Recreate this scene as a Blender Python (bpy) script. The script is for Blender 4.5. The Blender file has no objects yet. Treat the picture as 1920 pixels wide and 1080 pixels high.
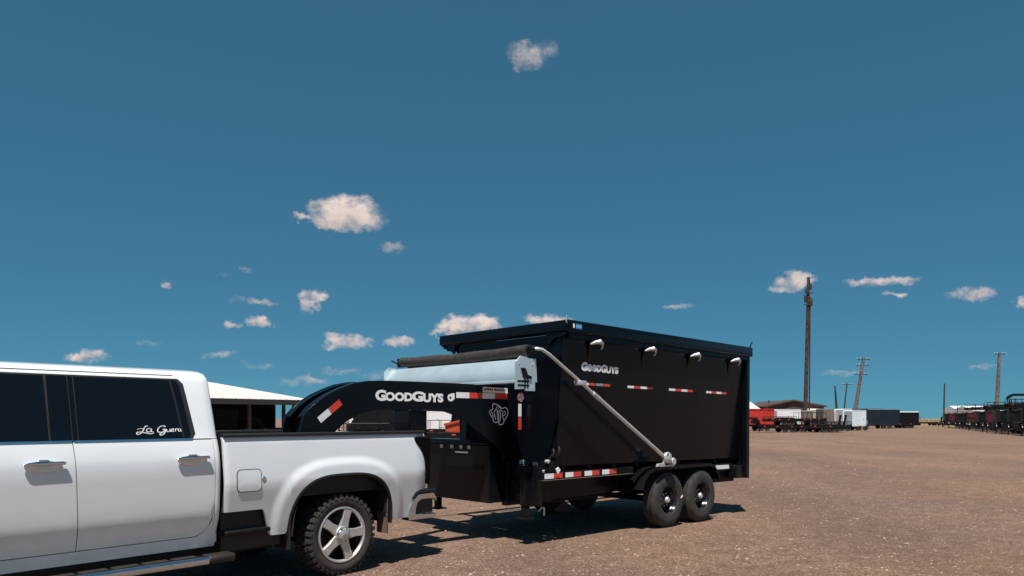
import bpy, bmesh, math, random
from mathutils import Vector, Matrix
random.seed(7)
R = math.radians
sc = bpy.context.scene
COL = sc.collection

# ------------------------------------------------------------------ camera
F, HY, EYE = 1386.4, 784.5, 1.612          # focal length and horizon row for a 1920 px wide picture, eye height
cam_d = bpy.data.cameras.new('camera')
cam = bpy.data.objects.new('camera', cam_d); COL.objects.link(cam)
cam_d.sensor_width = 36; cam_d.lens = F / 1920 * 36
cam_d.shift_y = (HY - 540) / 1920
cam_d.clip_start = 0.05; cam_d.clip_end = 8000
cam.location = (0, 0, EYE); cam.rotation_euler = (R(90), 0, 0)
sc.camera = cam

# ------------------------------------------------------------------ sun, sky, exposure
SUN_EL, SUN_X, SUN_Y = 66.0, -0.07, -0.45   # shadows run away from the camera, slightly right
sh = math.hypot(SUN_X, SUN_Y)
tosun = Vector((SUN_X / sh * math.cos(R(SUN_EL)), SUN_Y / sh * math.cos(R(SUN_EL)), math.sin(R(SUN_EL))))
sun_d = bpy.data.lights.new('sun', 'SUN'); sun_d.energy = 5.0; sun_d.angle = R(0.5); sun_d.color = (1.0, 0.94, 0.87)
sun = bpy.data.objects.new('sun', sun_d); COL.objects.link(sun)
sun.rotation_euler = tosun.to_track_quat('Z', 'Y').to_euler(); sun.location = (0, -10, 30)
SKY_STRENGTH = 0.083
sc.view_settings.view_transform = 'Standard'; sc.view_settings.look = 'None'
sc.view_settings.gamma = 1; sc.view_settings.use_curve_mapping = False
sc.view_settings.exposure = 0.28

world = bpy.data.worlds.new('World'); sc.world = world; world.use_nodes = True
wt = world.node_tree; wt.nodes.clear()
def W(t, **k):
    n = wt.nodes.new(t)
    for a, b in k.items(): setattr(n, a, b)
    return n
def wm(op, a, b=None, c=None, clamp=False):
    n = wt.nodes.new('ShaderNodeMath'); n.operation = op; n.use_clamp = clamp
    for i, v in enumerate((a, b, c)):
        if v is None: continue
        if isinstance(v, (int, float)): n.inputs[i].default_value = v
        else: wt.links.new(v, n.inputs[i])
    return n.outputs[0]
sky = W('ShaderNodeTexSky', sky_type='NISHITA'); sky.sun_disc = False
sky.sun_elevation = R(SUN_EL); sky.sun_rotation = math.atan2(SUN_X, SUN_Y)
sky.altitude = 0; sky.air_density = 0.5; sky.dust_density = 0.0; sky.ozone_density = 1.0
gam = W('ShaderNodeGamma'); gam.inputs[1].default_value = 0.42
SKY_TINT = (0.46, 1.31, 1.74, 1)
tint = W('ShaderNodeMix', data_type='RGBA', blend_type='MULTIPLY'); tint.inputs[0].default_value = 1
tint.inputs[7].default_value = SKY_TINT
wt.links.new(sky.outputs[0], gam.inputs[0]); wt.links.new(gam.outputs[0], tint.inputs[6])
tc = W('ShaderNodeTexCoord'); sep = W('ShaderNodeSeparateXYZ'); wt.links.new(tc.outputs['Generated'], sep.inputs[0])
az = wm('ARCTAN2', sep.outputs[0], sep.outputs[1])
azw0 = wm('WRAP', az, R(36), R(-36))
el0 = wm('ARCSINE', sep.outputs[2])
comb = W('ShaderNodeCombineXYZ'); wt.links.new(azw0, comb.inputs[0]); wt.links.new(wm('MULTIPLY', el0, 1.25), comb.inputs[1])
wn = W('ShaderNodeTexNoise'); wn.inputs['Scale'].default_value = 42; wn.inputs['Detail'].default_value = 5; wn.inputs['Roughness'].default_value = .62
wt.links.new(comb.outputs[0], wn.inputs['Vector'])
wsp = W('ShaderNodeSeparateColor'); wt.links.new(wn.outputs['Color'], wsp.inputs[0])
azw = wm('ADD', azw0, wm('MULTIPLY', wm('SUBTRACT', wsp.outputs[0], .5), .050))
el = wm('ADD', el0, wm('MULTIPLY', wm('SUBTRACT', wsp.outputs[1], .5), .030))
def wnoise(scale, detail, rough=0.55):
    n = W('ShaderNodeTexNoise'); n.noise_dimensions = '3D'
    n.inputs['Scale'].default_value = scale; n.inputs['Detail'].default_value = detail; n.inputs['Roughness'].default_value = rough
    wt.links.new(comb.outputs[0], n.inputs['Vector']); return n.outputs[0]
n1 = wm('SUBTRACT', wnoise(34, 6, 0.6), 0.5); n2 = wm('SUBTRACT', wnoise(95, 5, 0.62), 0.5)
nn = wm('ADD', wm('MULTIPLY', n1, 2.5), wm('MULTIPLY', n2, 0.95))
# the small fair weather clouds: picture column, picture row, half width, half height, density
CL = [(986, 106, 40, 21, .62), (1022, 90, 24, 12, .34), (650, 400, 64, 30, 1.25), (612, 410, 34, 16, .95), (560, 408, 17, 6, .8), (690, 425, 26, 10, .5), (736, 464, 26, 8, .42),
      (578, 566, 13, 18, .7), (592, 555, 20, 9, .7), (490, 566, 24, 8, .75), (455, 563, 18, 6, .3), (491, 605, 26, 12, 1.0), (434, 608, 18, 7, .8),
      (654, 636, 38, 15, 1.0), (625, 648, 22, 7, .7), (748, 641, 28, 11, .9), (164, 668, 38, 10, .95), (306, 536, 16, 6, .6), (410, 516, 9, 5, .35), (459, 507, 9, 5, .35),
      (862, 612, 38, 18, 1.2), (905, 608, 38, 15, 1.1), (840, 622, 34, 8, .9), (1030, 600, 44, 10, 1.0), (410, 662, 32, 7, .4), (486, 686, 26, 5, .38), (570, 714, 38, 9, .45), (640, 696, 34, 7, .4),
      (1494, 526, 32, 14, 1.0), (1470, 540, 26, 7, .6), (1652, 528, 54, 9, .9), (1628, 530, 30, 11, .8), (1680, 552, 18, 5, .5), (1822, 554, 40, 11, .75), (1915, 565, 14, 8, .9),
      (1272, 573, 26, 7, .45), (280, 645, 24, 5, .4), (1845, 688, 24, 4, .35), (1570, 700, 40, 5, .3), (700, 704, 26, 10, .35)]
mask = None; hmask = None
for (px, py, hw, hh, dn) in CL:
    a0 = math.atan((px - 960) / F); e0 = math.atan((HY - py) / F * math.cos(a0))
    ra = hw * 1.22 / F * math.cos(a0); re = hh * 1.25 / F * math.cos(a0)
    dx = wm('MULTIPLY', wm('SUBTRACT', azw, a0), 1 / ra); dy = wm('MULTIPLY', wm('SUBTRACT', el, e0), 1 / re)
    d2 = wm('MULTIPLY_ADD', dx, dx, wm('MULTIPLY', dy, dy))
    m = wm('MULTIPLY', wm('SUBTRACT', 1.0, d2, clamp=True), dn)
    mask = m if mask is None else wm('MAXIMUM', mask, m)
    t = wm('MULTIPLY', m, dy)
    hmask = t if hmask is None else wm('ADD', hmask, t)
raw = wm('ADD', mask, wm('MULTIPLY', nn, wm('POWER', wm('MULTIPLY', mask, 1.0, clamp=True), 0.7)))
alpha_n = W('ShaderNodeMapRange', interpolation_type='SMOOTHSTEP')
for i, v in ((1, .0), (2, 1.25), (3, 0.0), (4, 0.93)): alpha_n.inputs[i].default_value = v
wt.links.new(raw, alpha_n.inputs[0])
shade = wm('MULTIPLY_ADD', wm('ADD', hmask, wm('MULTIPLY', nn, 0.55)), 0.30, 0.90)
cc = W('ShaderNodeMix', data_type='RGBA', blend_type='MULTIPLY'); cc.inputs[0].default_value = 1
cc.inputs[6].default_value = (8.7, 7.2, 6.5, 1)
CLOUD = cc
cs = W('ShaderNodeCombineXYZ')
for i in range(3): wt.links.new(shade, cs.inputs[i])
wt.links.new(cs.outputs[0], cc.inputs[7])
mixc = W('ShaderNodeMix', data_type='RGBA'); wt.links.new(alpha_n.outputs[0], mixc.inputs[0])
wt.links.new(tint.outputs[2], mixc.inputs[6]); wt.links.new(cc.outputs[2], mixc.inputs[7])
bg = W('ShaderNodeBackground'); bg.inputs[1].default_value = SKY_STRENGTH
out = W('ShaderNodeOutputWorld'); wt.links.new(mixc.outputs[2], bg.inputs[0]); wt.links.new(bg.outputs[0], out.inputs[0])

# ------------------------------------------------------------------ materials
MATS = {}
def mat(name, color, rough=0.5, metal=0.0, coat=0.0, var=0.0, vscale=8.0, bump=0.0, bscale=60.0, spec=0.5, color2=None, detail=4, coords='Object', ramp=(0.35, 0.65), rvar=0.0):
    m = bpy.data.materials.new(name); m.use_nodes = True; nt = m.node_tree
    p = nt.nodes['Principled BSDF']
    p.inputs['Base Color'].default_value = (*color, 1); p.inputs['Roughness'].default_value = rough
    p.inputs['Metallic'].default_value = metal; p.inputs['Coat Weight'].default_value = coat
    p.inputs['Coat Roughness'].default_value = 0.04; p.inputs['Specular IOR Level'].default_value = spec
    tcn = nt.nodes.new('ShaderNodeTexCoord')
    if color2 is None: color2 = tuple(min(1, c * (1 - var)) for c in color)
    if var or tuple(color2) != tuple(color):
        n = nt.nodes.new('ShaderNodeTexNoise'); n.inputs['Scale'].default_value = vscale; n.inputs['Detail'].default_value = detail
        nt.links.new(tcn.outputs[coords], n.inputs['Vector'])
        r = nt.nodes.new('ShaderNodeValToRGB'); r.color_ramp.elements[0].position = ramp[0]; r.color_ramp.elements[1].position = ramp[1]
        r.color_ramp.elements[0].color = (*color, 1); r.color_ramp.elements[1].color = (*color2, 1)
        nt.links.new(n.outputs[0], r.inputs[0]); nt.links.new(r.outputs[0], p.inputs['Base Color'])
        if rvar:
            mr = nt.nodes.new('ShaderNodeMapRange'); mr.inputs[3].default_value = rough; mr.inputs[4].default_value = min(1, rough + rvar)
            nt.links.new(n.outputs[0], mr.inputs[0]); nt.links.new(mr.outputs[0], p.inputs['Roughness'])
    if bump:
        n = nt.nodes.new('ShaderNodeTexNoise'); n.inputs['Scale'].default_value = bscale; n.inputs['Detail'].default_value = 5
        nt.links.new(tcn.outputs[coords], n.inputs['Vector'])
        b = nt.nodes.new('ShaderNodeBump'); b.inputs['Strength'].default_value = bump; b.inputs['Distance'].default_value = 0.01
        nt.links.new(n.outputs[0], b.inputs['Height']); nt.links.new(b.outputs[0], p.inputs['Normal'])
    MATS[name] = m; return m
def dusty(m, z0, z1, dust=(0.30, 0.20, 0.14), amount=0.8, scale=9.0):
    """road dust thrown up on the low parts: it fades with height above the ground and is broken up by noise"""
    nt = m.node_tree; p = nt.nodes['Principled BSDF']; L = nt.links
    g = nt.nodes.new('ShaderNodeNewGeometry'); s = nt.nodes.new('ShaderNodeSeparateXYZ'); L.new(g.outputs['Position'], s.inputs[0])
    mr = nt.nodes.new('ShaderNodeMapRange'); mr.inputs[1].default_value = z0; mr.inputs[2].default_value = z1
    mr.inputs[3].default_value = 1; mr.inputs[4].default_value = 0; L.new(s.outputs[2], mr.inputs[0])
    n = nt.nodes.new('ShaderNodeTexNoise'); n.inputs['Scale'].default_value = scale; n.inputs['Detail'].default_value = 6; L.new(g.outputs['Position'], n.inputs['Vector'])
    mm = nt.nodes.new('ShaderNodeMath'); mm.operation = 'MULTIPLY'; L.new(mr.outputs[0], mm.inputs[0]); L.new(n.outputs[0], mm.inputs[1])
    m2 = nt.nodes.new('ShaderNodeMath'); m2.operation = 'MULTIPLY'; m2.use_clamp = True; L.new(mm.outputs[0], m2.inputs[0]); m2.inputs[1].default_value = amount * 1.6
    mx = nt.nodes.new('ShaderNodeMix'); mx.data_type = 'RGBA'; L.new(m2.outputs[0], mx.inputs[0])
    src = p.inputs['Base Color']
    if src.is_linked: L.new(src.links[0].from_socket, mx.inputs[6])
    else: mx.inputs[6].default_value = src.default_value
    mx.inputs[7].default_value = (*dust, 1); L.new(mx.outputs[2], src)
    return m
white = dusty(mat('white_car_paint', (0.79, 0.82, 0.84), 0.22, coat=1.0, var=0.03, vscale=3), 0.35, 0.95, amount=0.35)
black = dusty(mat('black_trailer_paint', (0.0025, 0.004, 0.007), 0.10, coat=0.0, spec=0.20, color2=(0.004, 0.0055, 0.008), vscale=1.7, bump=0.05, bscale=2.2, rvar=.25), 0.2, 1.0, dust=(0.05, 0.035, 0.028), amount=0.35)
blackm = mat('black_matt_metal', (0.005, 0.005, 0.006), 0.55, spec=0.2, color2=(0.011, 0.010, 0.0095), vscale=6)
plastic = dusty(mat('black_plastic', (0.014, 0.014, 0.015), 0.5, spec=0.35), 0.3, 0.8, dust=(0.08, 0.055, 0.04), amount=0.4)
rubber = dusty(mat('tyre_rubber', (0.022, 0.021, 0.020), 0.8, color2=(0.042, 0.038, 0.035), vscale=14, bump=0.15, bscale=90), 0.0, 0.75, dust=(0.10, 0.08, 0.07), amount=0.22)
liner = mat('wheel_well_liner', (0.008, 0.008, 0.008), 0.9, color2=(0.05, 0.028, 0.018), vscale=5, ramp=(.5, .8))
flapm = mat('dirty_mud_flap', (0.20, 0.13, 0.095), 0.85, color2=(0.06, 0.042, 0.035), vscale=9, bump=0.2)
glass = mat('tinted_glass', (0.004, 0.006, 0.009), 0.03, spec=0.35, var=0)
chrome = mat('chrome', (0.66, 0.72, 0.76), 0.16, metal=1.0, var=0.08, vscale=12)  # blue tint in the base stands in for reflected sky
alu = mat('brushed_aluminium', (0.68, 0.80, 0.84), 0.38, metal=0.55, var=0.10, vscale=4)  # cyan cast of the base colour imitates the sky mirrored in the metal
galv = mat('galvanised_tube', (0.66, 0.67, 0.68), 0.38, metal=0.45, var=0.15, vscale=16)
rimm = mat('machined_alloy', (0.66, 0.65, 0.63), 0.36, metal=0.6, var=0.15, vscale=10)
rimd = mat('dark_alloy_barrel', (0.035, 0.035, 0.036), 0.5, metal=0.5)
steelb = mat('black_wheel_steel', (0.010, 0.010, 0.012), 0.22, coat=0.5)
tapew = mat('reflective_white', (0.92, 0.92, 0.93), 0.3, var=0.08, vscale=60)
taper = mat('reflective_red', (0.75, 0.065, 0.04), 0.35, var=0.2, vscale=60)
decal = mat('white_vinyl', (0.93, 0.93, 0.93), 0.4)
decalb = mat('pale_blue_vinyl', (0.25, 0.60, 0.80), 0.4)
decalblue = mat('blue_vinyl', (0.05, 0.25, 0.55), 0.4)
decalp = mat('pink_grey_sticker', (0.45, 0.30, 0.36), 0.5, color2=(0.10, 0.02, 0.05), vscale=60, ramp=(.45, .55))
green = mat('green_sticker', (0.10, 0.50, 0.40), 0.5)
tarpm = mat('rolled_mesh_tarp', (0.022, 0.019, 0.018), 0.85, color2=(0.045, 0.038, 0.034), vscale=14, bump=0.4, bscale=50)
redlens = mat('dark_lamp_lens', (0.004, 0.002, 0.003), 0.35, spec=.12)
seal = mat('rubber_seal', (0.008, 0.008, 0.009), 0.7)
wood = mat('weathered_pole_wood', (0.095, 0.055, 0.038), 0.9, color2=(0.022, 0.014, 0.012), vscale=3, bump=0.4, bscale=20)
woodpale = mat('pale_pole_wood', (0.22, 0.16, 0.14), 0.9, color2=(0.10, 0.07, 0.06), vscale=2)
redp = mat('red_container_paint', (0.62, 0.040, 0.022), 0.5, color2=(0.42, 0.03, 0.018), vscale=1.5)
whitep = mat('white_cladding', (0.84, 0.84, 0.85), 0.45, var=0.1, vscale=1.0)
tanp = mat('tan_cladding', (0.46, 0.36, 0.29), 0.55, var=0.12, vscale=1.5)
taupe = mat('taupe_cladding', (0.19, 0.155, 0.14), 0.55, var=0.15, vscale=1.5)
maroon = mat('maroon_paint', (0.12, 0.012, 0.015), 0.5, var=0.3, vscale=2)
orange = mat('orange_machine_paint', (0.60, 0.08, 0.03), 0.45, var=0.3, vscale=3)
creamroof = mat('cream_metal_roof', (0.72, 0.66, 0.62), 0.5, var=0.06, vscale=0.6)
brownwall = mat('brown_wall_sheet', (0.10, 0.06, 0.045), 0.7, var=0.3, vscale=1)
darkwall = mat('dark_shed_sheet', (0.05, 0.045, 0.042), 0.8, var=0.4, vscale=0.8)
navy = mat('navy_trailer_paint', (0.012, 0.020, 0.035), 0.4, var=0.3, vscale=2)

# ------------------------------------------------------------------ mesh helpers
class MB:
    def __init__(s): s.v = []; s.f = []
    def add(s, vs, fs):
        o = len(s.v); s.v += [tuple(v) for v in vs]; s.f += [tuple(i + o for i in f) for f in fs]; return s
    def box(s, x0, x1, y0, y1, z0, z1):
        vs = [(x, y, z) for x in (x0, x1) for y in (y0, y1) for z in (z0, z1)]
        return s.add(vs, [(0, 1, 3, 2), (4, 6, 7, 5), (0, 4, 5, 1), (2, 3, 7, 6), (0, 2, 6, 4), (1, 5, 7, 3)])
    def prism(s, poly, y0, y1, axis='y'):
        """polygon given in (x,z) for axis y, (y,z) for axis x, (x,y) for axis z, extruded from y0 to y1"""
        def P(a, b, d): return {'y': (a, d, b), 'x': (d, a, b), 'z': (a, b, d)}[axis]
        n = len(poly); vs = [P(a, b, y0) for a, b in poly] + [P(a, b, y1) for a, b in poly]
        fs = [tuple(range(n)), tuple(range(2 * n - 1, n - 1, -1))] + [(i, i + n, (i + 1) % n + n, (i + 1) % n) for i in range(n)]
        return s.add(vs, fs)
    def tube(s, pts, r, seg=10, caps=True):
        pts = [Vector(p) for p in pts]; rr = r if isinstance(r, (list, tuple)) else [r] * len(pts)
        rings = []; n = len(pts)
        up = Vector((0, 0, 1)); d0 = (pts[1] - pts[0]).normalized()
        if abs(d0.z) > .9: up = Vector((1, 0, 0))
        a = d0.cross(up).normalized()
        for i, p in enumerate(pts):
            d = (pts[min(i + 1, n - 1)] - pts[max(i - 1, 0)]).normalized()
            a = (a - d * a.dot(d)).normalized(); b = d.cross(a)
            rings.append([p + (a * math.cos(t) + b * math.sin(t)) * rr[i] for t in [2 * math.pi * k / seg for k in range(seg)]])
        vs = [q for g in rings for q in g]; fs = []
        for i in range(n - 1):
            for k in range(seg):
                k2 = (k + 1) % seg; fs.append((i * seg + k, i * seg + k2, (i + 1) * seg + k2, (i + 1) * seg + k))
        if caps: fs += [tuple(range(seg - 1, -1, -1)), tuple(range((n - 1) * seg, n * seg))]
        return s.add(vs, fs)
    def lathe(s, prof, c, seg=32, axis='y', closed=False):
        """profile (radius, offset along axis)"""
        vs = []; n = len(prof)
        for k in range(seg):
            t = 2 * math.pi * k / seg
            for r, o in prof:
                if axis == 'y': vs.append((c[0] + r * math.cos(t), c[1] + o, c[2] + r * math.sin(t)))
                else: vs.append((c[0] + r * math.cos(t), c[1] + r * math.sin(t), c[2] + o))
        fs = []
        for k in range(seg):
            k2 = (k + 1) % seg
            for i in range(n - 1 if not closed else n):
                j = (i + 1) % n; fs.append((k * n + i, k * n + j, k2 * n + j, k2 * n + i))
        return s.add(vs, fs)
    def grid(s, rows):
        n = len(rows[0]); vs = [p for r in rows for p in r]
        return s.add(vs, [(i * n + j, i * n + j + 1, (i + 1) * n + j + 1, (i + 1) * n + j) for i in range(len(rows) - 1) for j in range(n - 1)])
    def panel(s, rows, depth=0.03):
        """curved panel seen from -y with its edges turned inwards"""
        s.grid(rows)
        top = rows[0]; bot = rows[-1]; L = [r[0] for r in rows]; Rr = [r[-1] for r in rows]
        for e in (top, bot, L, Rr):
            s.grid([e, [(p[0], p[1] + depth, p[2]) for p in e]])
        return s
    def build(s, name, material, parent=None, bevel=0, angle=38, loc=None, seg=2, fix=True):
        me = bpy.data.meshes.new(name); me.from_pydata(s.v, [], s.f); me.update()
        bm = bmesh.new(); bm.from_mesh(me)
        bmesh.ops.remove_doubles(bm, verts=bm.verts, dist=1e-5)
        if fix: bmesh.ops.recalc_face_normals(bm, faces=bm.faces)
        bm.to_mesh(me); bm.free()
        for p in me.polygons: p.use_smooth = True
        me.set_sharp_from_angle(angle=R(angle))
        me.materials.append(material)
        o = bpy.data.objects.new(name, me); COL.objects.link(o)
        if parent: o.parent = parent
        if loc: o.location = loc
        if bevel:
            b = o.modifiers.new('bevel', 'BEVEL'); b.width = bevel; b.segments = seg; b.limit_method = 'ANGLE'; b.angle_limit = R(35)
        return o
def thing(name, label, cat, loc=(0, 0, 0), rz=0, group=None):
    o = bpy.data.objects.new(name, None); COL.objects.link(o); o.location = loc; o.rotation_euler = (0, 0, rz)
    o.empty_display_size = .3; return tag(o, label, cat, group)
def tag(o, label=None, cat=None, group=None, kind=None):
    if label: o['label'] = label
    if cat: o['category'] = cat
    if group: o['group'] = group
    if kind: o['kind'] = kind
    return o
def kids(o): return [c for c in bpy.data.objects if c.parent == o]
def build_tree(o): return (o, [build_tree(c) for c in kids(o)])
def copy_tree(tree, parent=None):
    o, ch = tree; c = o.copy(); COL.objects.link(c)
    if parent: c.parent = parent
    for t in ch: copy_tree(t, c)
    return c
def text_mb(txt, size, ext=0.003, fat=0.0, shear=0.0, sx=1.0):
    cu = bpy.data.curves.new('lettering', 'FONT'); cu.body = txt; cu.size = size; cu.extrude = ext; cu.offset = fat; cu.shear = shear
    cu.resolution_u = 4
    o = bpy.data.objects.new('lettering', cu); COL.objects.link(o)
    bpy.context.view_layer.update()
    me = bpy.data.meshes.new_from_object(o.evaluated_get(bpy.context.evaluated_depsgraph_get()))
    bpy.data.objects.remove(o); bpy.data.curves.remove(cu)
    xs = [v.co.x for v in me.vertices]; return me, min(xs) * sx, max(xs) * sx
def lettering(txt, x0, x1, zlo, zhi, y, material, parent, fat=0.0, name='lettering', shear=0.0, ext=0.002, yf=None):
    """flat letters standing on a side plane: stretched to the box x0..x1, zlo..zhi"""
    me, a, b = text_mb(txt, 1.0, 0.0, fat, shear)
    ys = [v.co.y for v in me.vertices]; c, d = min(ys), max(ys)
    for v in me.vertices:
        X = x0 + (v.co.x - a) / (b - a) * (x1 - x0); Z = zlo + (v.co.y - c) / (d - c) * (zhi - zlo)
        v.co = (X, (yf(X, Z) if yf else y) - ext, Z)
    me.materials.clear(); me.materials.append(material)
    o = bpy.data.objects.new(name, me); COL.objects.link(o); o.parent = parent; return o
def stroke(mb, pts, wid, y):
    """flat pen stroke in the x,z plane"""
    L = []; Rr = []
    for i, p in enumerate(pts):
        a = pts[max(i - 1, 0)]; b = pts[min(i + 1, len(pts) - 1)]
        dx, dz = b[0] - a[0], b[1] - a[1]; l = math.hypot(dx, dz) or 1; nx, nz = -dz / l, dx / l
        w = wid / 2
        L.append((p[0] + nx * w, y(p[0], p[1]) if callable(y) else y, p[1] + nz * w)); Rr.append((p[0] - nx * w, y(p[0], p[1]) if callable(y) else y, p[1] - nz * w))
    mb.grid([L, Rr])
def smooth(pts, n=6):
    out = []
    P = [pts[0]] + list(pts) + [pts[-1]]
    for i in range(1, len(P) - 2):
        p0, p1, p2, p3 = P[i - 1], P[i], P[i + 1], P[i + 2]
        for k in range(n):
            t = k / n
            out.append(tuple(0.5 * ((2 * b) + (-a + c) * t + (2 * a - 5 * b + 4 * c - d) * t * t + (-a + 3 * b - 3 * c + d) * t ** 3) for a, b, c, d in zip(p0, p1, p2, p3)))
    out.append(tuple(pts[-1])); return out
def interp(tab, z):
    if z <= tab[0][0]: return tab[0][1]
    for (a, va), (b, vb) in zip(tab, tab[1:]):
        if z <= b: return va + (vb - va) * (z - a) / (b - a)
    return tab[-1][1]
def lin(a, b, n): return [a + (b - a) * i / (n - 1) for i in range(n)]
def PX(px, Y): return (px - 960) / F * Y
def PZ(py, Y): return EYE + (HY - py) / F * Y

# ------------------------------------------------------------------ ground
gm = bpy.data.materials.new('dusty_caliche_gravel'); gm.use_nodes = True
nt = gm.node_tree; p = nt.nodes['Principled BSDF']; p.inputs['Roughness'].default_value = 0.95; p.inputs['Specular IOR Level'].default_value = 0.15
g = nt.nodes.new('ShaderNodeNewGeometry')
def gn(scale, detail=6, rough=.55, sc3=None):
    n = nt.nodes.new('ShaderNodeTexNoise'); n.inputs['Scale'].default_value = scale; n.inputs['Detail'].default_value = detail; n.inputs['Roughness'].default_value = rough
    if sc3:
        mp = nt.nodes.new('ShaderNodeMapping'); mp.inputs['Scale'].default_value = sc3; mp.inputs['Rotation'].default_value = (0, 0, R(35)); nt.links.new(g.outputs['Position'], mp.inputs[0]); nt.links.new(mp.outputs[0], n.inputs['Vector'])
    else: nt.links.new(g.outputs['Position'], n.inputs['Vector'])
    return n.outputs[0]
def gramp(src, e):
    r = nt.nodes.new('ShaderNodeValToRGB'); cr = r.color_ramp
    while len(cr.elements) < len(e): cr.elements.new(0.5)
    for x, (pos, c) in zip(cr.elements, e): x.position = pos; x.color = (*c, 1)
    nt.links.new(src, r.inputs[0]); return r.outputs[0]
def gmix(a, b, f, mode='MIX'):
    m = nt.nodes.new('ShaderNodeMix'); m.data_type = 'RGBA'; m.blend_type = mode
    if isinstance(f, float): m.inputs[0].default_value = f
    else: nt.links.new(f, m.inputs[0])
    nt.links.new(a, m.inputs[6])
    if isinstance(b, tuple): m.inputs[7].default_value = (*b, 1)
    else: nt.links.new(b, m.inputs[7])
    return m.outputs[2]
base = gramp(gn(.22, 5), [(.36, (.246, .163, .122)), (.52, (.219, .151, .120)), (.68, (.192, .138, .116))])
band = gramp(gn(.35, 6, .6, (1, .12, 1)), [(.38, (.86, .84, .82)), (.60, (1.16, 1.13, 1.10))])
c1 = gmix(base, band, 0.75, 'MULTIPLY')
mid = gramp(gn(3.2, 7, .65), [(.30, (.72, .70, .68)), (.70, (1.26, 1.25, 1.22))])
c2 = gmix(c1, mid, 0.75, 'MULTIPLY')
fine = gramp(gn(24, 9, .95), [(.36, (.34, .32, .31)), (.50, (1, 1, 1)), (.64, (1.95, 1.9, 1.85))])
c3 = gmix(c2, fine, 0.9, 'MULTIPLY')
for vs_, lo, hi in ((62, .56, 1.5), (21, .86, 1.14)):
    vg = nt.nodes.new('ShaderNodeTexVoronoi'); vg.inputs['Scale'].default_value = vs_; nt.links.new(g.outputs['Position'], vg.inputs['Vector'])
    sg_ = nt.nodes.new('ShaderNodeSeparateColor'); nt.links.new(vg.outputs['Color'], sg_.inputs[0])
    c3 = gmix(c3, gramp(sg_.outputs[0], [(.0, (lo, lo * .97, lo * .94)), (.72, (1, 1, 1)), (1.0, (hi, hi * .98, hi * .95))]), 0.9, 'MULTIPLY')
vo = nt.nodes.new('ShaderNodeTexVoronoi'); vo.inputs['Scale'].default_value = 26; nt.links.new(g.outputs['Position'], vo.inputs['Vector'])
vf = nt.nodes.new('ShaderNodeMapRange'); vf.inputs[1].default_value = .10; vf.inputs[2].default_value = .24; vf.inputs[3].default_value = 1; vf.inputs[4].default_value = 0
nt.links.new(vo.outputs['Distance'], vf.inputs[0])
hs = nt.nodes.new('ShaderNodeSeparateColor'); nt.links.new(vo.outputs['Color'], hs.inputs[0])
gt = nt.nodes.new('ShaderNodeMath'); gt.operation = 'GREATER_THAN'; gt.inputs[1].default_value = .50; nt.links.new(hs.outputs[0], gt.inputs[0])
ml = nt.nodes.new('ShaderNodeMath'); ml.operation = 'MULTIPLY'; nt.links.new(gt.outputs[0], ml.inputs[0]); nt.links.new(vf.outputs[0], ml.inputs[1])
stc = gramp(hs.outputs[1], [(.0, (.08, .055, .045)), (.50, (.26, .19, .155)), (1.0, (.62, .54, .48))])
c4 = gmix(c3, stc, ml.outputs[0])
nt.links.new(c4, p.inputs['Base Color'])
bp = nt.nodes.new('ShaderNodeBump'); bp.inputs['Strength'].default_value = 0.9; bp.inputs['Distance'].default_value = 0.02
hh = nt.nodes.new('ShaderNodeMath'); hh.operation = 'MULTIPLY_ADD'; nt.links.new(gn(9, 8, .7), hh.inputs[0]); hh.inputs[1].default_value = 1.6; nt.links.new(ml.outputs[0], hh.inputs[2])
h2 = nt.nodes.new('ShaderNodeMath'); h2.operation = 'ADD'; nt.links.new(hh.outputs[0], h2.inputs[0]); nt.links.new(gn(55, 4, .7), h2.inputs[1])
nt.links.new(h2.outputs[0], bp.inputs['Height']); nt.links.new(bp.outputs[0], p.inputs['Normal'])
gb = MB()
xs = [-3000, -600, -150, -60] + [i for i in range(-40, 61, 4)] + [90, 200, 700, 3000]
ysg = [-400, -60, -20] + [i for i in range(-8, 120, 4)] + [160, 260, 600, 1500, 3500]
rr = random.Random(3)
gb.grid([[(x, y, 0) for x in xs] for y in ysg])
ground = gb.build('ground', gm, fix=False); tag(ground, kind='structure')
ground['label'] = 'wide flat dusty brown gravel yard'
if ground.data.polygons[0].normal.z < 0: ground.data.flip_normals()
# loose stones lying on the yard
pb = MB(); rs = random.Random(11)
for i in range(15000):
    y = 5.2 + 26 * rs.random() ** 2.0; x = rs.uniform(-.75, .75) * y
    s = rs.choice((.006, .008, .010, .012, .014, .019)) * rs.uniform(.7, 1.25) * (1 + y * .02)
    a = rs.uniform(0, 6.28); ca, sa = math.cos(a), math.sin(a); q = [rs.uniform(.7, 1.2) for _ in range(6)]
    vs = [(s * q[0], 0, .25 * s), (0, s * q[1] * .8, .2 * s), (-s * q[2], 0, .3 * s), (0, -s * q[3] * .8, .2 * s), (0, 0, s * .75 * q[4])]
    vs = [(x + vx * ca - vy * sa, y + vx * sa + vy * ca, vz - .15 * s) for vx, vy, vz in vs]
    pb.add(vs, [(0, 1, 4), (1, 2, 4), (2, 3, 4), (3, 0, 4)])
stone = mat('loose_stone', (0.40, 0.31, 0.25), 0.9, color2=(0.15, 0.10, 0.08), vscale=1.9, coords='Object', detail=9, ramp=(.42, .58))
st = MB.build(pb, 'loose_stones', stone, fix=False); tag(st, 'small loose pale stones scattered over the gravel yard', 'stones', kind='stuff')
for q in st.data.polygons: q.use_smooth = False

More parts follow.
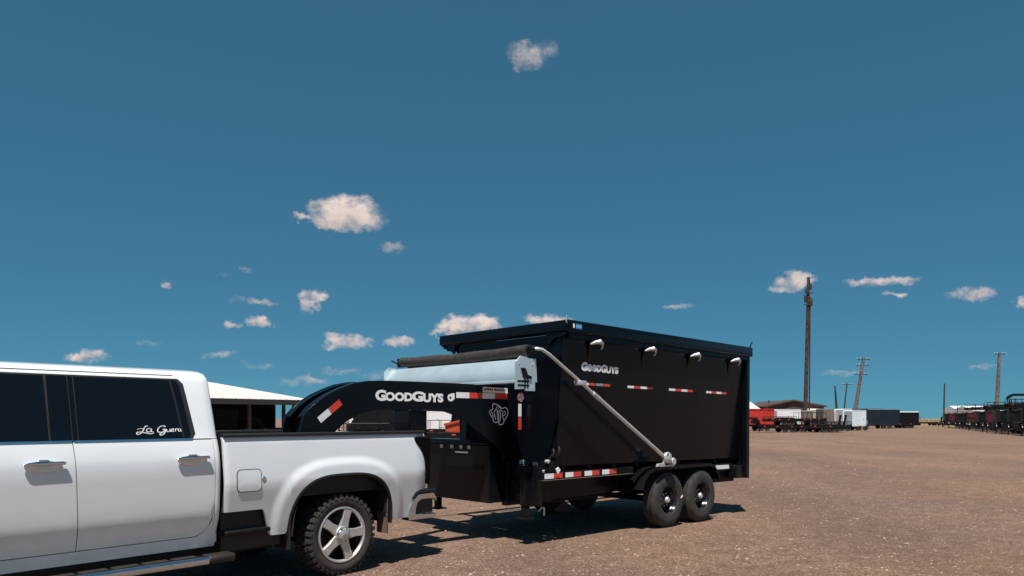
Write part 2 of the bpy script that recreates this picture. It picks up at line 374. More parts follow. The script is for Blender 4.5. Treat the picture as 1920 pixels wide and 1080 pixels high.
# ------------------------------------------------------------------ the pickup truck  (x = towards its tail, y = towards its far side)
TR = thing('pickup_truck', 'white crew cab pickup truck with chrome handles, hitched to the black dump trailer', 'truck', (-1.737, 7.578, 0), R(90 - 41.006))
TW = 2.04                                   # body width
SIDE = [(.45, .105), (.50, .095), (.57, .078), (.66, .040), (.740, .014), (.76, .008), (.85, .0), (1.0, -.006), (1.15, -.011), (1.26, -.006), (1.34, .018), (1.40, .034), (1.45, .058)]
BEDS = [(.45, .085), (.60, .060), (.80, .030), (.96, .004), (1.02, .0), (1.10, .006), (1.20, .016), (1.30, .028), (1.38, .038), (1.42, .046), (1.445, .062)]
GH = [(.062, 1.435), (.075, 1.47), (.125, 1.62), (.185, 1.80), (.235, 1.935), (.262, 1.985), (.300, 2.020), (.36, 2.042), (.50, 2.060), (.75, 2.075), (TW / 2, 2.08)]
def sidew(z): return interp(SIDE, z)
def ghw(z):
    for (a, za), (b, zb) in zip(GH, GH[1:]):
        if z <= zb: return a + (b - a) * (z - za) / (zb - za)
    return TW / 2
def arch_z(u, c=.035, hw=.655, z0=.44, h=.612):
    t = abs(u - c) / hw
    return z0 + h * (1 - t ** 3.1) ** (1 / 2.5) if t < 1 else -1
def bulge(u, z, c=.035):
    du = (u - c) / .655; dz = (z - .44) / .612
    r = (abs(du) ** 2.8 + abs(max(dz, 0)) ** 2.8) ** (1 / 2.8)
    t = min(1, max(0, (r - 1.13) / .16)); t = t * t * (3 - 2 * t)
    return .026 * (1 - t)
def mirror_y(mb, w=TW):
    m = MB(); m.v = [(x, w - y, z) for x, y, z in mb.v]; m.f = [tuple(reversed(f)) for f in mb.f]; return m
def both(name, mb, material, parent, **k):
    a = mb.build(name, material, parent, **k); mirror_y(mb).build(name, material, parent, **k); return a

# inner dark shell that shows in the shut lines
b = MB()
b.prism([(.125, .48), (.06, .66), (.035, .75), (.018, 1.0), (.03, 1.25), (.075, 1.42), (TW - .075, 1.42), (TW - .03, 1.25), (TW - .018, 1.0), (TW - .035, .75), (TW - .06, .66), (TW - .125, .48)], -3.95, -1.322, axis='x')
b.build('inner_shell', seal, TR)
# rear door, front door
def door(u_r, u_f_bot, u_f_top, corner, zb, name, u_rb=None):
    rows = []
    us = lin(0, 1, 30)
    for k in range(19):
        s = k / 18; row = []
        for t in us:
            zt = 1.425
            uf = u_f_top + (u_f_bot - u_f_top) * s
            ur = u_r if u_rb is None else u_r + (u_rb - u_r) * s
            u = uf + (ur - uf) * t
            zz = zb
            if corner:
                q = (u - (u_r - .17)) / .17
                if q > 0: zz = zb + .22 * (1 - math.sqrt(max(0, 1 - q * q))) ** 1.0
            z = zt + (zz - zt) * s
            row.append((u, sidew(z), z))
        rows.append(row)
    m = MB(); m.panel(rows, .02); return m
rd = both('rear_door', door(-1.366, -2.455, -2.486, True, .575, 'rear_door'), white, TR)
fd = both('front_door', door(-2.493, -3.56, -3.62, False, .575, 'front_door', -2.462), white, TR)
def dbot(u):
    q = (u + 1.366 + .17) / .17
    return .575 if q <= 0 else .575 + .22 * (1 - math.sqrt(max(0, 1 - q * q)))
# cab corner and rocker in one sheet
us = lin(-3.7, -1.56, 20) + lin(-1.54, -1.372, 14) + [-1.3665, -1.360] + lin(-1.35, -1.312, 4)
rows = []
for k in range(15):
    s = k / 14; row = []
    for u in us:
        zt = dbot(min(u, -1.3661)) - .007 if u < -1.3662 else 1.43
        z = zt + (.468 - zt) * s
        row.append((u, sidew(z) + (0.0 if u < -1.33 else (u + 1.33) * .8), z))
    rows.append(row)
m = MB(); m.panel(rows, .03); both('rocker_panel', m, white, TR, angle=50)
# roof and pillars
pts = GH + [(TW - a, z) for a, z in reversed(GH[:-1])]
def cab_u(z, t):
    front = -3.28 - (2.06 - z) * 1.05
    return front + (-1.288 - front) * t
rows = []
for (w, z) in pts:
    row = []
    for t in lin(0, 1, 26)[:-1] + [.985, .994, 1.0]:
        e = {1.0: .055, .994: .022, .985: .007}.get(t, 0.0)
        sgn = 1 if w < TW / 2 else -1
        kz = min(1, max(0, (z - 1.9) / .14)); kw = 1 - kz * .8
        row.append((cab_u(z, t), w + sgn * e * kw, z - e * kz))
    rows.append(row)
m = MB(); m.grid(rows)
back = [r[-1] for r in rows]; m.add(back + [(x, y, z - .0) for x, y, z in back[:1]], [tuple(range(len(back)))])
m.build('cab_roof', white, TR, angle=60, fix=True)
# roof drip seam
m = MB()
for (x0, x1) in ((-1.62, -3.3),):
    m.tube([(x, ghw(1.990) - .001, 1.990) for x in lin(x0, x1, 12)], .0045, 6)
both('roof_seam', m, seal, TR)
# back wall below the glass, rear glass
MB().box(-1.33, -1.30, .09, TW - .09, .5, 1.44).build('cab_back_panel', white, TR, bevel=.01)
MB().prism([(.34, 1.50), (TW - .34, 1.50), (TW - .42, 1.90), (.42, 1.90)], -1.292, -1.280, axis='x').build('rear_glass', glass, TR)
# windscreen, hood, nose (outside the picture, kept simple but whole)
rows = []
for w, z in GH[:-1]:
    u = cab_u(z, 0); rows.append([(u - .12 * (1 - ((y - TW / 2) / (TW / 2 - w)) ** 2) * .8, y, z) for y in lin(w, TW - w, 9)])
MB().grid(rows).build('windscreen', glass, TR)
MB().prism([(-3.62, 1.43), (-3.96, 1.44), (-5.25, 1.36), (-5.42, 1.25), (-5.44, .55), (-5.0, .50), (-4.93, .82), (-4.72, 1.0), (-4.37, 1.05), (-4.02, 1.0), (-3.82, .82), (-3.76, .5), (-3.62, .5)], .012, TW - .012).build('front_body', white, TR, bevel=.03)
MB().box(-5.50, -5.43, .25, TW - .25, .75, 1.22).build('grille', plastic, TR, bevel=.01)
MB().box(-5.58, -5.42, .05, TW - .05, .45, .70).build('front_bumper', chrome, TR, bevel=.03)
for yy in (.10, TW - .36): MB().box(-5.47, -5.40, yy, yy + .26, .95, 1.2).build('headlight', glass, TR, bevel=.02)
mm = MB(); mm.box(-3.62, -3.52, -.30, -.02, 1.40, 1.44); mm.box(-3.66, -3.54, -.34, -.10, 1.42, 1.72); both('door_mirror', mm, white, TR, bevel=.02)

# side glass in its black surround
def side_pane(name, ur_t, ur_b, uf_t, uf_b, z0, z1, off, material, parent, rnd=0.0):
    rows = []
    for k in range(13):
        s = k / 12; z = z1 + (z0 - z1) * s
        ur = ur_t + (ur_b - ur_t) * s; uf = uf_t + (uf_b - uf_t) * s
        if rnd:
            for zz in (z1, z0):
                d = abs(z - zz)
                if d < rnd: ur -= rnd - math.sqrt(max(0, rnd * rnd - (rnd - d) ** 2))
        rows.append([(u, ghw(z) - off, z) for u in lin(uf, ur, 10)])
    m = MB(); m.panel(rows, .012); return both(name, m, material, parent, angle=30)
side_pane('window_surround', -1.548, -1.500, -3.30, -3.86, 1.437, 1.962, .003, seal, TR, .035)
rg = side_pane('rear_side_glass', -1.588, -1.545, -2.425, -2.440, 1.446, 1.948, .008, glass, TR, .025)
fg = side_pane('front_side_glass', -2.640, -2.650, -3.36, -3.78, 1.446, 1.948, .008, glass, TR)
side_pane('pillar_trim', -2.477, -2.490, -2.620, -2.634, 1.444, 1.950, .009, glass, TR)
side_pane('pillar_trim', -2.436, -2.450, -2.468, -2.480, 1.444, 1.950, .009, glass, TR)
dv = MB(); dv.grid([[(u, ghw(z) - .011, z) for z in lin(1.45, 1.945, 9)] for u in (0, 1)]) if False else None
dm = MB(); dm.grid([[(-1.668 + (1.945 - z) / .495 * .045 + d, ghw(z) - .0115, z) for z in lin(1.45, 1.945, 9)] for d in (0, .018)]); both('window_divider', dm, plastic, TR)
for (ua, ub) in ((-1.545, -2.480), (-2.492, -3.80)):
    m = MB(); m.prism([(.050, 1.420), (.040, 1.424), (.042, 1.440), (.056, 1.443)], ub, ua, axis='x'); both('belt_moulding', m, chrome, TR)
# the name on the rear side glass in pen strokes
def gy(u, z): return ghw(z) - .0115
S = lambda px, py: (-2.006 + (px - 665) / (875 - 665) * (.385), 1.556 - (py - 345) / (410 - 345) * .088)
pen = MB()
for pts_, wd in (([(720, 352), (712, 351), (704, 362), (697, 378), (688, 392), (676, 401), (667, 397), (672, 388), (688, 388), (708, 393), (728, 398), (744, 393)], .0085),
                 ([(672, 372), (684, 366), (698, 368)], .005),
                 ([(732, 368), (722, 366), (713, 374), (714, 385), (724, 387), (733, 378), (735, 368), (733, 384), (742, 386)], .0075),
                 ([(800, 356), (792, 350), (778, 354), (765, 368), (762, 384), (772, 391), (786, 386), (795, 374), (784, 374), (797, 372), (794, 390), (786, 403), (774, 408), (770, 401), (782, 393), (800, 386)], .0085),
                 ([(804, 371), (803, 383), (810, 387), (818, 380), (820, 370), (819, 384), (825, 386)], .0075),
                 ([(827, 379), (836, 376), (834, 369), (827, 373), (827, 384), (838, 386)], .007),
                 ([(842, 370), (845, 372), (843, 386), (846, 374), (853, 369), (857, 372)], .007),
                 ([(868, 371), (860, 371), (857, 379), (861, 386), (868, 382), (871, 371), (869, 384), (875, 384)], .007)):
    stroke(pen, smooth([S(*q) for q in pts_], 5), wd, gy)
lt = pen.build('lettering', decal, rg, fix=False)

# door handles
def handle(cu, parent):
    e = bpy.data.objects.new('door_handle', None); COL.objects.link(e); e.parent = parent; e['label'] = 'chrome pull handle'
    return e
def handle_parts(cu, parent, far=False):
    fy = (lambda m: mirror_y(m)) if far else (lambda m: m)
    w = sidew(1.25)
    m = MB(); el = [(cu + .128 * math.cos(t), 1.262 + (.062 if math.sin(t) < 0 else .03) * math.sin(t)) for t in lin(0, 2 * math.pi, 29)[:-1]]
    m.prism(el, w - .007, w + .005)
    h1 = fy(m).build('door_handle', chrome, parent, bevel=.004)
    m = MB(); el = [(cu + .01 + .062 * math.cos(t), 1.246 + .024 * math.sin(t)) for t in lin(0, 2 * math.pi, 25)[:-1]]
    m.prism(el, w - .0095, w - .004); fy(m).build('handle_recess', white, h1)
    m = MB(); m.prism([(cu - .152, 1.268), (cu - .10, 1.285), (cu + .13, 1.287), (cu + .148, 1.278), (cu + .145, 1.260), (cu - .06, 1.258), (cu - .12, 1.256)], w - .040, w - .012)
    fy(m).build('grab_bar', chrome, h1, bevel=.009, seg=3)
    m = MB(); m.prism([(cu - .06, 1.287), (cu - .04, 1.302), (cu + .03, 1.302), (cu + .04, 1.287)], w - .028, w - .006); fy(m).build('lock_cover', chrome, h1, bevel=.005)
rds = [o for o in bpy.data.objects if o.name.startswith('rear_door')]; fds = [o for o in bpy.data.objects if o.name.startswith('front_door')]
handle_parts(-1.570, rds[0]); handle_parts(-1.570, rds[1], True); handle_parts(-2.705, fds[0]); handle_parts(-2.705, fds[1], True)

# load bed side with its flared arch
us = lin(-1.262, -.90, 14) + lin(-.885, -.775, 10) + lin(-.765, -.635, 8) + lin(-.619, .689, 90) + lin(.706, .92, 10) + lin(.935, 1.10, 12) + lin(1.115, 1.215, 6)
def bedbot(u):
    a = arch_z(u)
    if a > 0 and -.6201 <= u <= .6901: return a
    if u < -.88: return .762
    if u < -.775:
        q = (u + .88) / .105; return .762 - .255 * q * q * (3 - 2 * q)
    if u < .93: return .50 - .0 * u
    q = min(1, (u - .93) / .14); return .50 + .27 * q * q * (3 - 2 * q)
rows = []
NR = 30
for k in range(NR):
    s = k / (NR - 1); row = []
    for u in us:
        zb = bedbot(u); z = 1.440 + (zb - 1.440) * s
        tail = max(0, (u - 1.0) / .215); w = interp(BEDS, z) - bulge(u, z) + .055 * tail ** 2.2 + (.012 if u < -1.255 else 0)
        row.append((u, w, z))
    rows.append(row)
m = MB(); m.panel(rows, .028); bed = both('bed_side', m, white, TR, angle=40)
# black lip of the arch, wheel well
cu_ = [u for u in lin(-.619, .689, 60)]
arc = [(-.6195, .47)] + [(u, arch_z(u)) for u in cu_] + [(.6895, .47)]
m = MB()
def bw(u, z): return interp(BEDS, z) - bulge(u, z)
inner = []
for (u, z) in arc:
    d = Vector((u - .035, (z - .50) * 1.0)); d.normalize(); inner.append((u - d.x * .042, z - d.y * .042))
m.grid([[(u, bw(u, z) - .006, z) for u, z in arc], [(u, bw(u, z) - .010, z) for u, z in [(a[0] * .5 + c[0] * .5, a[1] * .5 + c[1] * .5) for a, c in zip(arc, inner)]], [(u, bw(u, z) + .02, z) for u, z in inner], [(u, bw(u, z) + .06, z) for u, z in inner]])
both('arch_moulding', m, plastic, TR, angle=60)
m = MB(); m.grid([[(u, w, z) for u, z in inner] for w in (.0, .25, .55, .72)]); m.add([(u, .72, z) for u, z in inner], [tuple(range(len(inner)))])
both('wheel_well', m, liner, TR, angle=60)
# what hangs under the bed ahead of the wheel
m = MB(); m.box(-1.26, -.66, .10, .14, .40, .80); m.box(-1.30, -.62, .20, .9, .42, .86); both('underbody_panel', m, plastic, TR)
m = MB(); m.box(-1.25, -.80, .02, .11, .545, .590); both('bed_step', m, blackm, TR, bevel=.012)
# bed floor, inner walls, rails, tailgate
m = MB(); m.box(-1.26, 1.18, .10, TW - .10, .84, .88); m.box(-1.26, -1.23, .10, TW - .10, .88, 1.44)
m.box(-1.26, 1.18, .085, .11, .88, 1.438); m.box(-1.26, 1.18, TW - .11, TW - .085, .88, 1.438); m.build('bed_liner', plastic, TR)
m = MB(); m.prism([(.030, 1.440), (.030, 1.462), (.045, 1.474), (.125, 1.474), (.140, 1.462), (.140, 1.425), (.112, 1.425), (.112, 1.440)], -1.262, 1.165, axis='x'); both('bed_rail_cap', m, plastic, TR, bevel=.004)
tg = MB().box(1.170, 1.225, .13, TW - .13, .80, 1.445).build('tailgate', white, TR, bevel=.018)
MB().box(1.222, 1.245, TW / 2 - .16, TW / 2 + .16, 1.20, 1.30).build('tailgate_handle', plastic, tg, bevel=.01)
# tail lamp
m = MB(); m.prism([(1.010, 1.405), (1.005, 1.375), (1.030, 1.330), (1.095, 1.265), (1.150, 1.18), (1.165, 1.09), (1.17, .97), (1.19, .87), (1.236, .85), (1.236, 1.405)], .018, .15)
for f in (0,): both('tail_light', m, redlens, TR, bevel=.012)
# chrome step bumper: bar with an open corner step
m = MB(); m.prism([(1.16, .74), (1.30, .75), (1.355, .70), (1.36, .52), (1.31, .47), (1.16, .46)], .16, TW - .16); bb = m.build('rear_bumper', chrome, TR, bevel=.015)
m = MB(); out_ = [(.925, .465), (.955, .60), (1.005, .70), (1.075, .752), (1.300, .758), (1.352, .70), (1.352, .655), (1.315, .690), (1.115, .688), (1.060, .655), (1.035, .58), (1.030, .53), (1.34, .512), (1.352, .50), (1.30, .462)]
m.prism(out_, .035, .165)
both('bumper_corner', m, chrome, bb, bevel=.010)
m = MB(); m.prism([(1.03, .535), (1.065, .65), (1.12, .682), (1.31, .684), (1.33, .66), (1.33, .52)], .085, .17); both('bumper_step', m, plastic, bb)
m = MB(); m.prism([(.97, .705), (1.02, .78), (1.10, .80), (1.33, .795), (1.34, .765), (1.07, .757), (1.0, .70)], .03, .16); both('bumper_pad', m, plastic, bb, bevel=.006)
# mud flaps
m = MB(); m.box(.600, .612, .015, .20, .36, .82); both('mud_flap', m, flapm, TR, bevel=.004)
m = MB(); m.box(.575, .600, .03, .19, .60, .98); both('mud_flap_bracket', m, liner, TR)
m = MB(); m.box(-.600, -.588, .02, .30, .34, .70); both('mud_flap', m, flapm if False else plastic, TR, bevel=.004)
# fuel door
def rrect(a0, a1, b0, b1, r, n=5):
    out = []
    for cx, cy, s in ((a1 - r, b1 - r, 0), (a0 + r, b1 - r, 90), (a0 + r, b0 + r, 180), (a1 - r, b0 + r, 270)):
        for k in range(n + 1):
            t = R(s + 90 * k / n); out.append((cx + r * math.cos(t), cy + r * math.sin(t)))
    return out
def skin_poly(poly, off, material, name, parent, cx, cz):
    m = MB(); vs = [(u, bw(u, z) - off, z) for u, z in poly]; rings = [vs]
    for s in (.75, .5, .25):
        rings.append([(cx + (u - cx) * s, bw(cx + (u - cx) * s, cz + (z - cz) * s) - off, cz + (z - cz) * s) for u, z in poly])
    for a, c in zip(rings, rings[1:]): m.grid([a + a[:1], c + c[:1]])
    m.add(rings[-1], [tuple(range(len(poly)))]); return m.build(name, material, parent)
skin_poly(rrect(-1.156, -.906, .935, 1.145, .045), .004, seal, 'fuel_door_gap', bed, -1.03, 1.04)
fdoor = skin_poly(rrect(-1.149, -.913, .942, 1.138, .040), .007, white, 'fuel_door', bed, -1.03, 1.04)
MB().lathe([(0, -.010), (.022, -.008), (.027, -.003), (.027, 0)], (-.885, .004, 1.045), 14).build('fuel_door_catch', chrome, bed)
# running board
m = MB(); m.prism([(-.115, .352), (-.130, .372), (-.128, .402), (-.110, .418), (.02, .418), (.04, .40), (.04, .352)], -3.72, -1.475, axis='x'); rb = both('running_board', m, chrome, TR, bevel=.004)
m = MB(); m.prism([(-.118, .350), (-.133, .372), (-.131, .404), (-.110, .421), (.02, .421), (.04, .40), (.04, .350)], -1.475, -1.235, axis='x'); both('board_end_cap', m, plastic, rb, bevel=.012)
m = MB()
for k in range(9):
    a = -3.66 + k * .238; m.box(a, a + .20, -.085, .01, .419, .4245)
both('board_tread', m, plastic, rb, bevel=.002)
for a in (-3.3, -2.4, -1.6): both('board_bracket', MB().box(a, a + .06, .0, .35, .36, .40), plastic, rb)
# chassis, with the darkness under the cab built in
m = MB(); m.box(-5.2, 1.15, .48, .58, .48, .66); m.box(-5.2, 1.15, TW - .58, TW - .48, .48, .66); m.box(-3.7, -1.3, .15, TW - .15, .44, .52); m.box(-3.7, -1.26, .17, TW - .17, .30, .44); m.box(-1.26, -.62, .30, TW - .30, .34, .50); m.box(-2.9, -.8, .62, 1.0, .38, .6)  # lowest black box along the cab is added to stand in for under-truck shade
m.tube([(.02, .25, .415), (.02, TW - .25, .415)], .06, 12); m.lathe([(0, -.16), (.16, -.12), (.18, 0), (.16, .12), (0, .16)], (.02, TW / 2, .415), 18); m.build('chassis_and_shade_box', blackm, TR)
MB().tube([(-1.2, TW - .5, .45), (.6, TW - .45, .5), (.95, TW - .2, .5)], .04, 10).build('exhaust_pipe', galv, TR)
# wheels
def make_truck_wheel(parent, x, y, z, flip, spare=None):
    e = bpy.data.objects.new('wheel', None); COL.objects.link(e); e.parent = parent; e.location = (x, y, z)
    if flip: e.rotation_euler = (0, 0, math.pi)
    return e
wh = make_truck_wheel(TR, .02, .012, .415, False)
m = MB(); m.lathe([(.285, .045), (.292, .018), (.318, .006), (.350, .000), (.378, .008), (.398, .028), (.404, .060), (.404, .225), (.396, .258), (.372, .278), (.32, .28), (.285, .25)], (0, 0, 0), 60, closed=True)
N = 36
for k in range(N):
    t0 = 2 * math.pi * k / N
    for (ya, yb, r0, r1, wd, sk) in ((-.002, .062, .372, .418, .62, 0), (.222, .284, .372, .418, .62, .5), (.075, .130, .40, .419, .66, .25), (.142, .205, .40, .419, .66, .75)):
        ta = t0 + sk * 2 * math.pi / N; tb = ta + wd * 2 * math.pi / N; vs = []
        for r, t in ((r0, ta), (r1, ta + .012), (r1, tb - .012), (r0, tb)):
            for y in (ya, yb):
                yy = y
                if r == r1 and ya < 0: yy = max(y, .012) if y == ya else y
                if r == r1 and yb > .28: yy = min(y, .270)
                vs.append((r * math.cos(t), yy, r * math.sin(t)))
        m.add(vs, [(0, 2, 3, 1), (2, 4, 5, 3), (4, 6, 7, 5), (0, 6, 4, 2), (1, 3, 5, 7)])
m.build('tyre', rubber, wh, angle=30)
m = MB(); m.lathe([(.258, .040), (.264, .016), (.274, .008), (.287, .010), (.292, .028), (.285, .06)], (0, 0, 0), 56); m.build('rim', rimm, wh)
m = MB(); m.lathe([(.262, .034), (.250, .09), (.246, .20), (.16, .205), (0, .205)], (0, 0, 0), 40); m.lathe([(.19, .12), (.19, .15), (.05, .15)], (0, 0, 0), 30); m.build('rim_barrel', rimd, wh)
m = MB(); m.prism([(.035, -.062), (.085, -.052), (.17, -.041), (.266, -.049), (.266, .049), (.17, .041), (.085, .052), (.035, .062)], .012, .050)
for k, dg in enumerate((2, 74, 146, 218, 290)):
    o = m.build('rim_spoke', rimm, wh, bevel=.006) if k == 0 else o.copy()
    if k: COL.objects.link(o)
    o.rotation_euler = (0, -R(dg), 0)
MB().lathe([(.092, .05), (.092, .012), (.084, .004), (.062, .002), (.060, -.012), (.048, -.020), (0, -.021)], (0, 0, 0), 32).build('hub_cap', rimm, wh)
m = MB(); m.prism([(-.028, -.004), (-.010, -.004), (-.010, -.012), (.006, -.012), (.006, -.003), (.028, .003), (.010, .004), (.010, .011), (-.006, .011), (-.006, .003)], -.0235, -.020); m.build('hub_emblem', chrome, wh)
for k in range(8):
    t = R(22 + 45 * k)
    if k == 0: ln = MB().lathe([(.011, .01), (.0115, -.012), (.007, -.019), (0, -.020)], (0, 0, 0), 8).build('lug_nut', chrome, wh)
    else: ln = ln.copy(); COL.objects.link(ln)
    ln.location = (.075 * math.cos(t), 0, .075 * math.sin(t))
wtree = build_tree(wh)
for (x, y, fl) in ((.02, TW - .012, True), (-4.37, .012, False), (-4.37, TW - .012, True)):
    c = copy_tree(wtree, TR); c.location = (x, y, .415)
    if fl: c.rotation_euler = (0, 0, math.pi)

# ------------------------------------------------------------------ the gooseneck dump trailer  (x = towards its tail, y = towards its far side)
DT = thing('dump_trailer', 'long black gooseneck dump trailer with high sides, hitched in the bed of the white pickup', 'trailer', (2.975, 11.519, 0), R(90 - 46.846))
WT = 2.60                                  # overall width
def mir(mb): return mirror_y(mb, WT)
def sub(name, parent, loc=(0, 0, 0), rot=(0, 0, 0)):
    e = bpy.data.objects.new(name, None); COL.objects.link(e); e.parent = parent; e.location = loc; e.rotation_euler = rot; return e
def pair(name, mb, material, parent, **k):
    a = mb.build(name, material, parent, **k); mir(mb).build(name, material, parent, **k); return a
# --- dump box, resting a touch nose up
BX = sub('dump_box', DT, rot=(0, .0125, 0))
def sw(z): return .205 - (z - .96) * .0735             # the side leans outwards to the top rail
U0, U1 = -3.13, 1.42
m = MB(); m.add([(U0, sw(.96), .96), (U1, sw(.96), .96), (U1, sw(2.66), 2.66), (U0, sw(2.66), 2.66), (U0, sw(.96) + .02, .96), (U1, sw(.96) + .02, .96), (U1, sw(2.66) + .02, 2.66), (U0, sw(2.66) + .02, 2.66)],
             [(0, 1, 2, 3), (7, 6, 5, 4), (0, 4, 5, 1), (1, 5, 6, 2), (2, 6, 7, 3), (3, 7, 4, 0)])
m.build('side_wall', black, BX); mir(m).build('side_wall', black, BX, loc=(0, -.26, 0))
m = MB(); m.add([(U0 + .003, sw(.96) + .03, .96), (U0 + .003, WT - sw(.96) - .29, .96), (U0 + .003, WT - sw(2.66) - .29, 2.66), (U0 + .003, sw(2.66) + .03, 2.66)], [(0, 1, 2, 3)])
m.add([(U0 + .025, y, z) for _, y, z in m.v[:4]], [(3, 2, 1, 0)]); m.build('front_wall', black, BX, fix=False)
MB().box(U0 + .01, U1, .23, WT - .23, .955, .985).build('floor_plate', blackm, BX)
prof = [(-.002, 2.672), (-.012, 2.682), (-.012, 2.818), (-.002, 2.832), (.112, 2.832), (.118, 2.822), (.118, 2.672)]
m = MB(); m.prism(prof, U0 + .004, 1.475, axis='x'); pair('top_rail', m, black, BX, bevel=.006)
m = MB(); m.prism([(.055, 2.600), (.040, 2.612), (.040, 2.668), (.10, 2.668)], U0 + .05, 1.40, axis='x'); pair('rail_lip', m, black, BX)
m = MB(); m.prism([(U0 - .055, 2.690), (U0 - .055, 2.800), (U0 - .040, 2.828), (U0 + .003, 2.828), (U0 + .003, 2.66)], -.005, WT + .005); m.build('front_rail', black, BX, bevel=.006)
# gusset and hook at each end of the front rail
m = MB(); m.prism([(-.02, 2.83), (-.03, 2.79), (.03, 2.68), (.09, 2.62), (.21, 2.61), (.33, 2.52), (.36, 2.69), (.02, 2.69)], U0 - .035, U0 - .012, axis='x'); pair('rail_gusset', m, black, BX)
MB().lathe([(0, -.01), (.03, -.008), (.03, 0)], (0, 0, 0), 10, axis='z').build('gusset_pin', galv, BX, loc=(U0 - .036, WT - .08, 2.70)).rotation_euler = (0, R(-90), 0)
m = MB(); m.tube([(U0 - .05, -.02, 2.78), (U0 - .09, -.045, 2.80), (U0 - .09, -.05, 2.87)], .010, 8); pair('front_hook', m, galv, BX)
m = MB(); m.tube([(1.45, .03, 2.83), (1.45, .01, 2.88), (1.46, -.01, 2.93)], .010, 8); pair('chain_hook', m, blackm, BX)
# upright posts, tapered stakes and the bent tarp hooks under the rail
m = MB(); m.box(1.372, 1.470, .035, .125, .62, 2.672); pair('rear_post', m, black, BX, bevel=.006)
m = MB(); m.prism([(.035, 2.60), (.035, 2.672), (.11, 2.672), (.14, 2.25), (.128, 2.22), (.075, 2.48)], -.045, .045, axis='x')
hooks = (-2.605, -1.425, -.275, .90)
stakes = []
for i, u in enumerate(hooks):
    for far in (0, 1):
        q = (mir(m) if far else m).build('stake', black, BX, loc=(u, -.2 * far, 0), bevel=.004)
hk = MB(); hk.tube([(-.095, .030, 2.555), (-.05, -.02, 2.578), (.0, -.052, 2.590), (.06, -.045, 2.572), (.10, -.02, 2.535), (.098, .0, 2.50)], [.010, .026, .034, .024, .012, .008], 10)
for i, u in enumerate(hooks):
    for far in (0, 1): (mir(hk) if far else hk).build('tarp_hook', galv, BX, loc=(u + .03, 0, 0), fix=False)
# tape strips on the side, alternating white and red pieces
def tape_row(u0, u1, z, cols, y, parent, h=.060, yz=None):
    n = len(cols); d = (u1 - u0) / n
    for k, c in enumerate(cols):
        a = u0 + d * k; yy = y
        MB().prism([(a + .002, z - h / 2), (a + d - .002, z - h / 2), (a + d - .002, z + h / 2), (a + .002, z + h / 2)], yy - .002, yy).build('reflective_tape', tapew if c == 'w' else taper, parent)
ty = sw(2.09) - .0015
for (a, b_, pat) in ((-2.73, -2.14, 'wrwr'), (-1.753, -1.152, 'wrwr'), (-.752, -.098, 'wrwr'), (.265, .873, 'wrwr')):
    tape_row(a, b_, 2.050, pat, sw(2.02) - .0005, BX)
# name on the box
ly = lambda X, Z: sw(Z) - .001
LW = -1.98 + 2.756; X = lambda f: -2.756 + LW * f
zb0, zb1 = 2.205, 2.300
lettering('G', X(0), X(.155), zb0 + .0, zb1 + .022, 0, decal, BX, fat=.07, yf=ly)
lettering('OOD', X(.148), X(.525), zb0, zb1, 0, decal, BX, fat=.075, yf=ly)
lettering('G', X(.515), X(.665), zb0 - .002, zb1 + .012, 0, decal, BX, fat=.07, yf=ly)
lettering('UYS', X(.655), X(1), zb0 - .004, zb1 - .004, 0, decal, BX, fat=.07, yf=ly)
for f in (.225, .345):
    MB().lathe([(0, -.004), (.022, -.004), (.022, -.001)], (X(f), sw(2.26), 2.261), 14).build('lettering_fill', decalb, BX)
# small maker's mark on the front end of the rail
lettering('ABC', -2.99, -2.88, 2.735, 2.775, -.0125, decalblue, BX, fat=.03) if False else None
MB().prism(rrect(-3.005, -2.885, 2.725, 2.790, .012), -.0145, -.0125).build('blue_decal', decalblue, BX)
MB().prism([(-3.055, 2.735), (-3.030, 2.730), (-3.022, 2.762), (-3.035, 2.792), (-3.055, 2.785)], -.0145, -.0125).build('white_decal', decal, BX)
m = MB()
for k in range(4): m.box(-2.992 + k * .026, -2.976 + k * .026, -.0155, -.0145, 2.742, 2.772)
m.build('blue_decal_print', decalb, BX)['kind'] = 'stuff'
# tailgate and what hangs below it
tgx = MB().box(1.425, 1.468, .13, WT - .13, .80, 2.66).build('tailgate', black, BX, bevel=.01)
for y in (.5, 1.3, 2.1): MB().box(1.468, 1.51, y - .05, y + .05, .82, 2.6).build('tailgate_rib', black, tgx)
MB().box(1.13, 1.472, .08, WT - .08, .625, .845).build('rear_sill', black, BX, bevel=.01)
MB().box(.66, 1.36, .26, WT - .26, .56, .84).build('hinge_frame', blackm, BX, bevel=.01)
# sub frame
m = MB(); m.box(U0 + .02, 1.2, .55, .68, .86, .955); pair('subframe_rail', m, blackm, BX)
for u in lin(-3.0, 1.2, 9): MB().box(u, u + .06, .22, WT - .22, .90, .953).build('cross_member', blackm, BX)

# --- main frame
FR = sub('frame', DT)
m = MB(); m.prism([(-3.42, .46), (-3.42, .80), (1.25, .80), (1.25, .62), (-1.1, .58), (-2.9, .46)], .80, .90); pair('main_rail', m, black, FR)
m = MB(); m.box(-3.40, -1.54, .166, .26, .832, .925); pair('rub_rail', m, black, FR, bevel=.004)
m = MB(); m.box(-3.40, -1.54, .155, .265, .823, .830); pair('rub_rail_lip', m, chrome, FR)
m = MB(); m.prism([(-3.36, .50), (-3.36, .98), (-3.13, .98), (-3.12, .79), (-1.22, .79), (-1.12, .56), (-3.2, .50)], .47, .485); pair('skirt_plate', m, black, FR)
for u in (-3.3, -2.7, -2.1, -1.62): pair('outrigger', MB().prism([(.27, .84), (.27, .92), (.80, .80), (.80, .66)], u, u + .02, axis='x'), black, FR)
m = MB(); m.tube([(-2.95, .46, .505), (-1.25, .46, .525)], .016, 8); pair('frame_tube', m, blackm, FR)
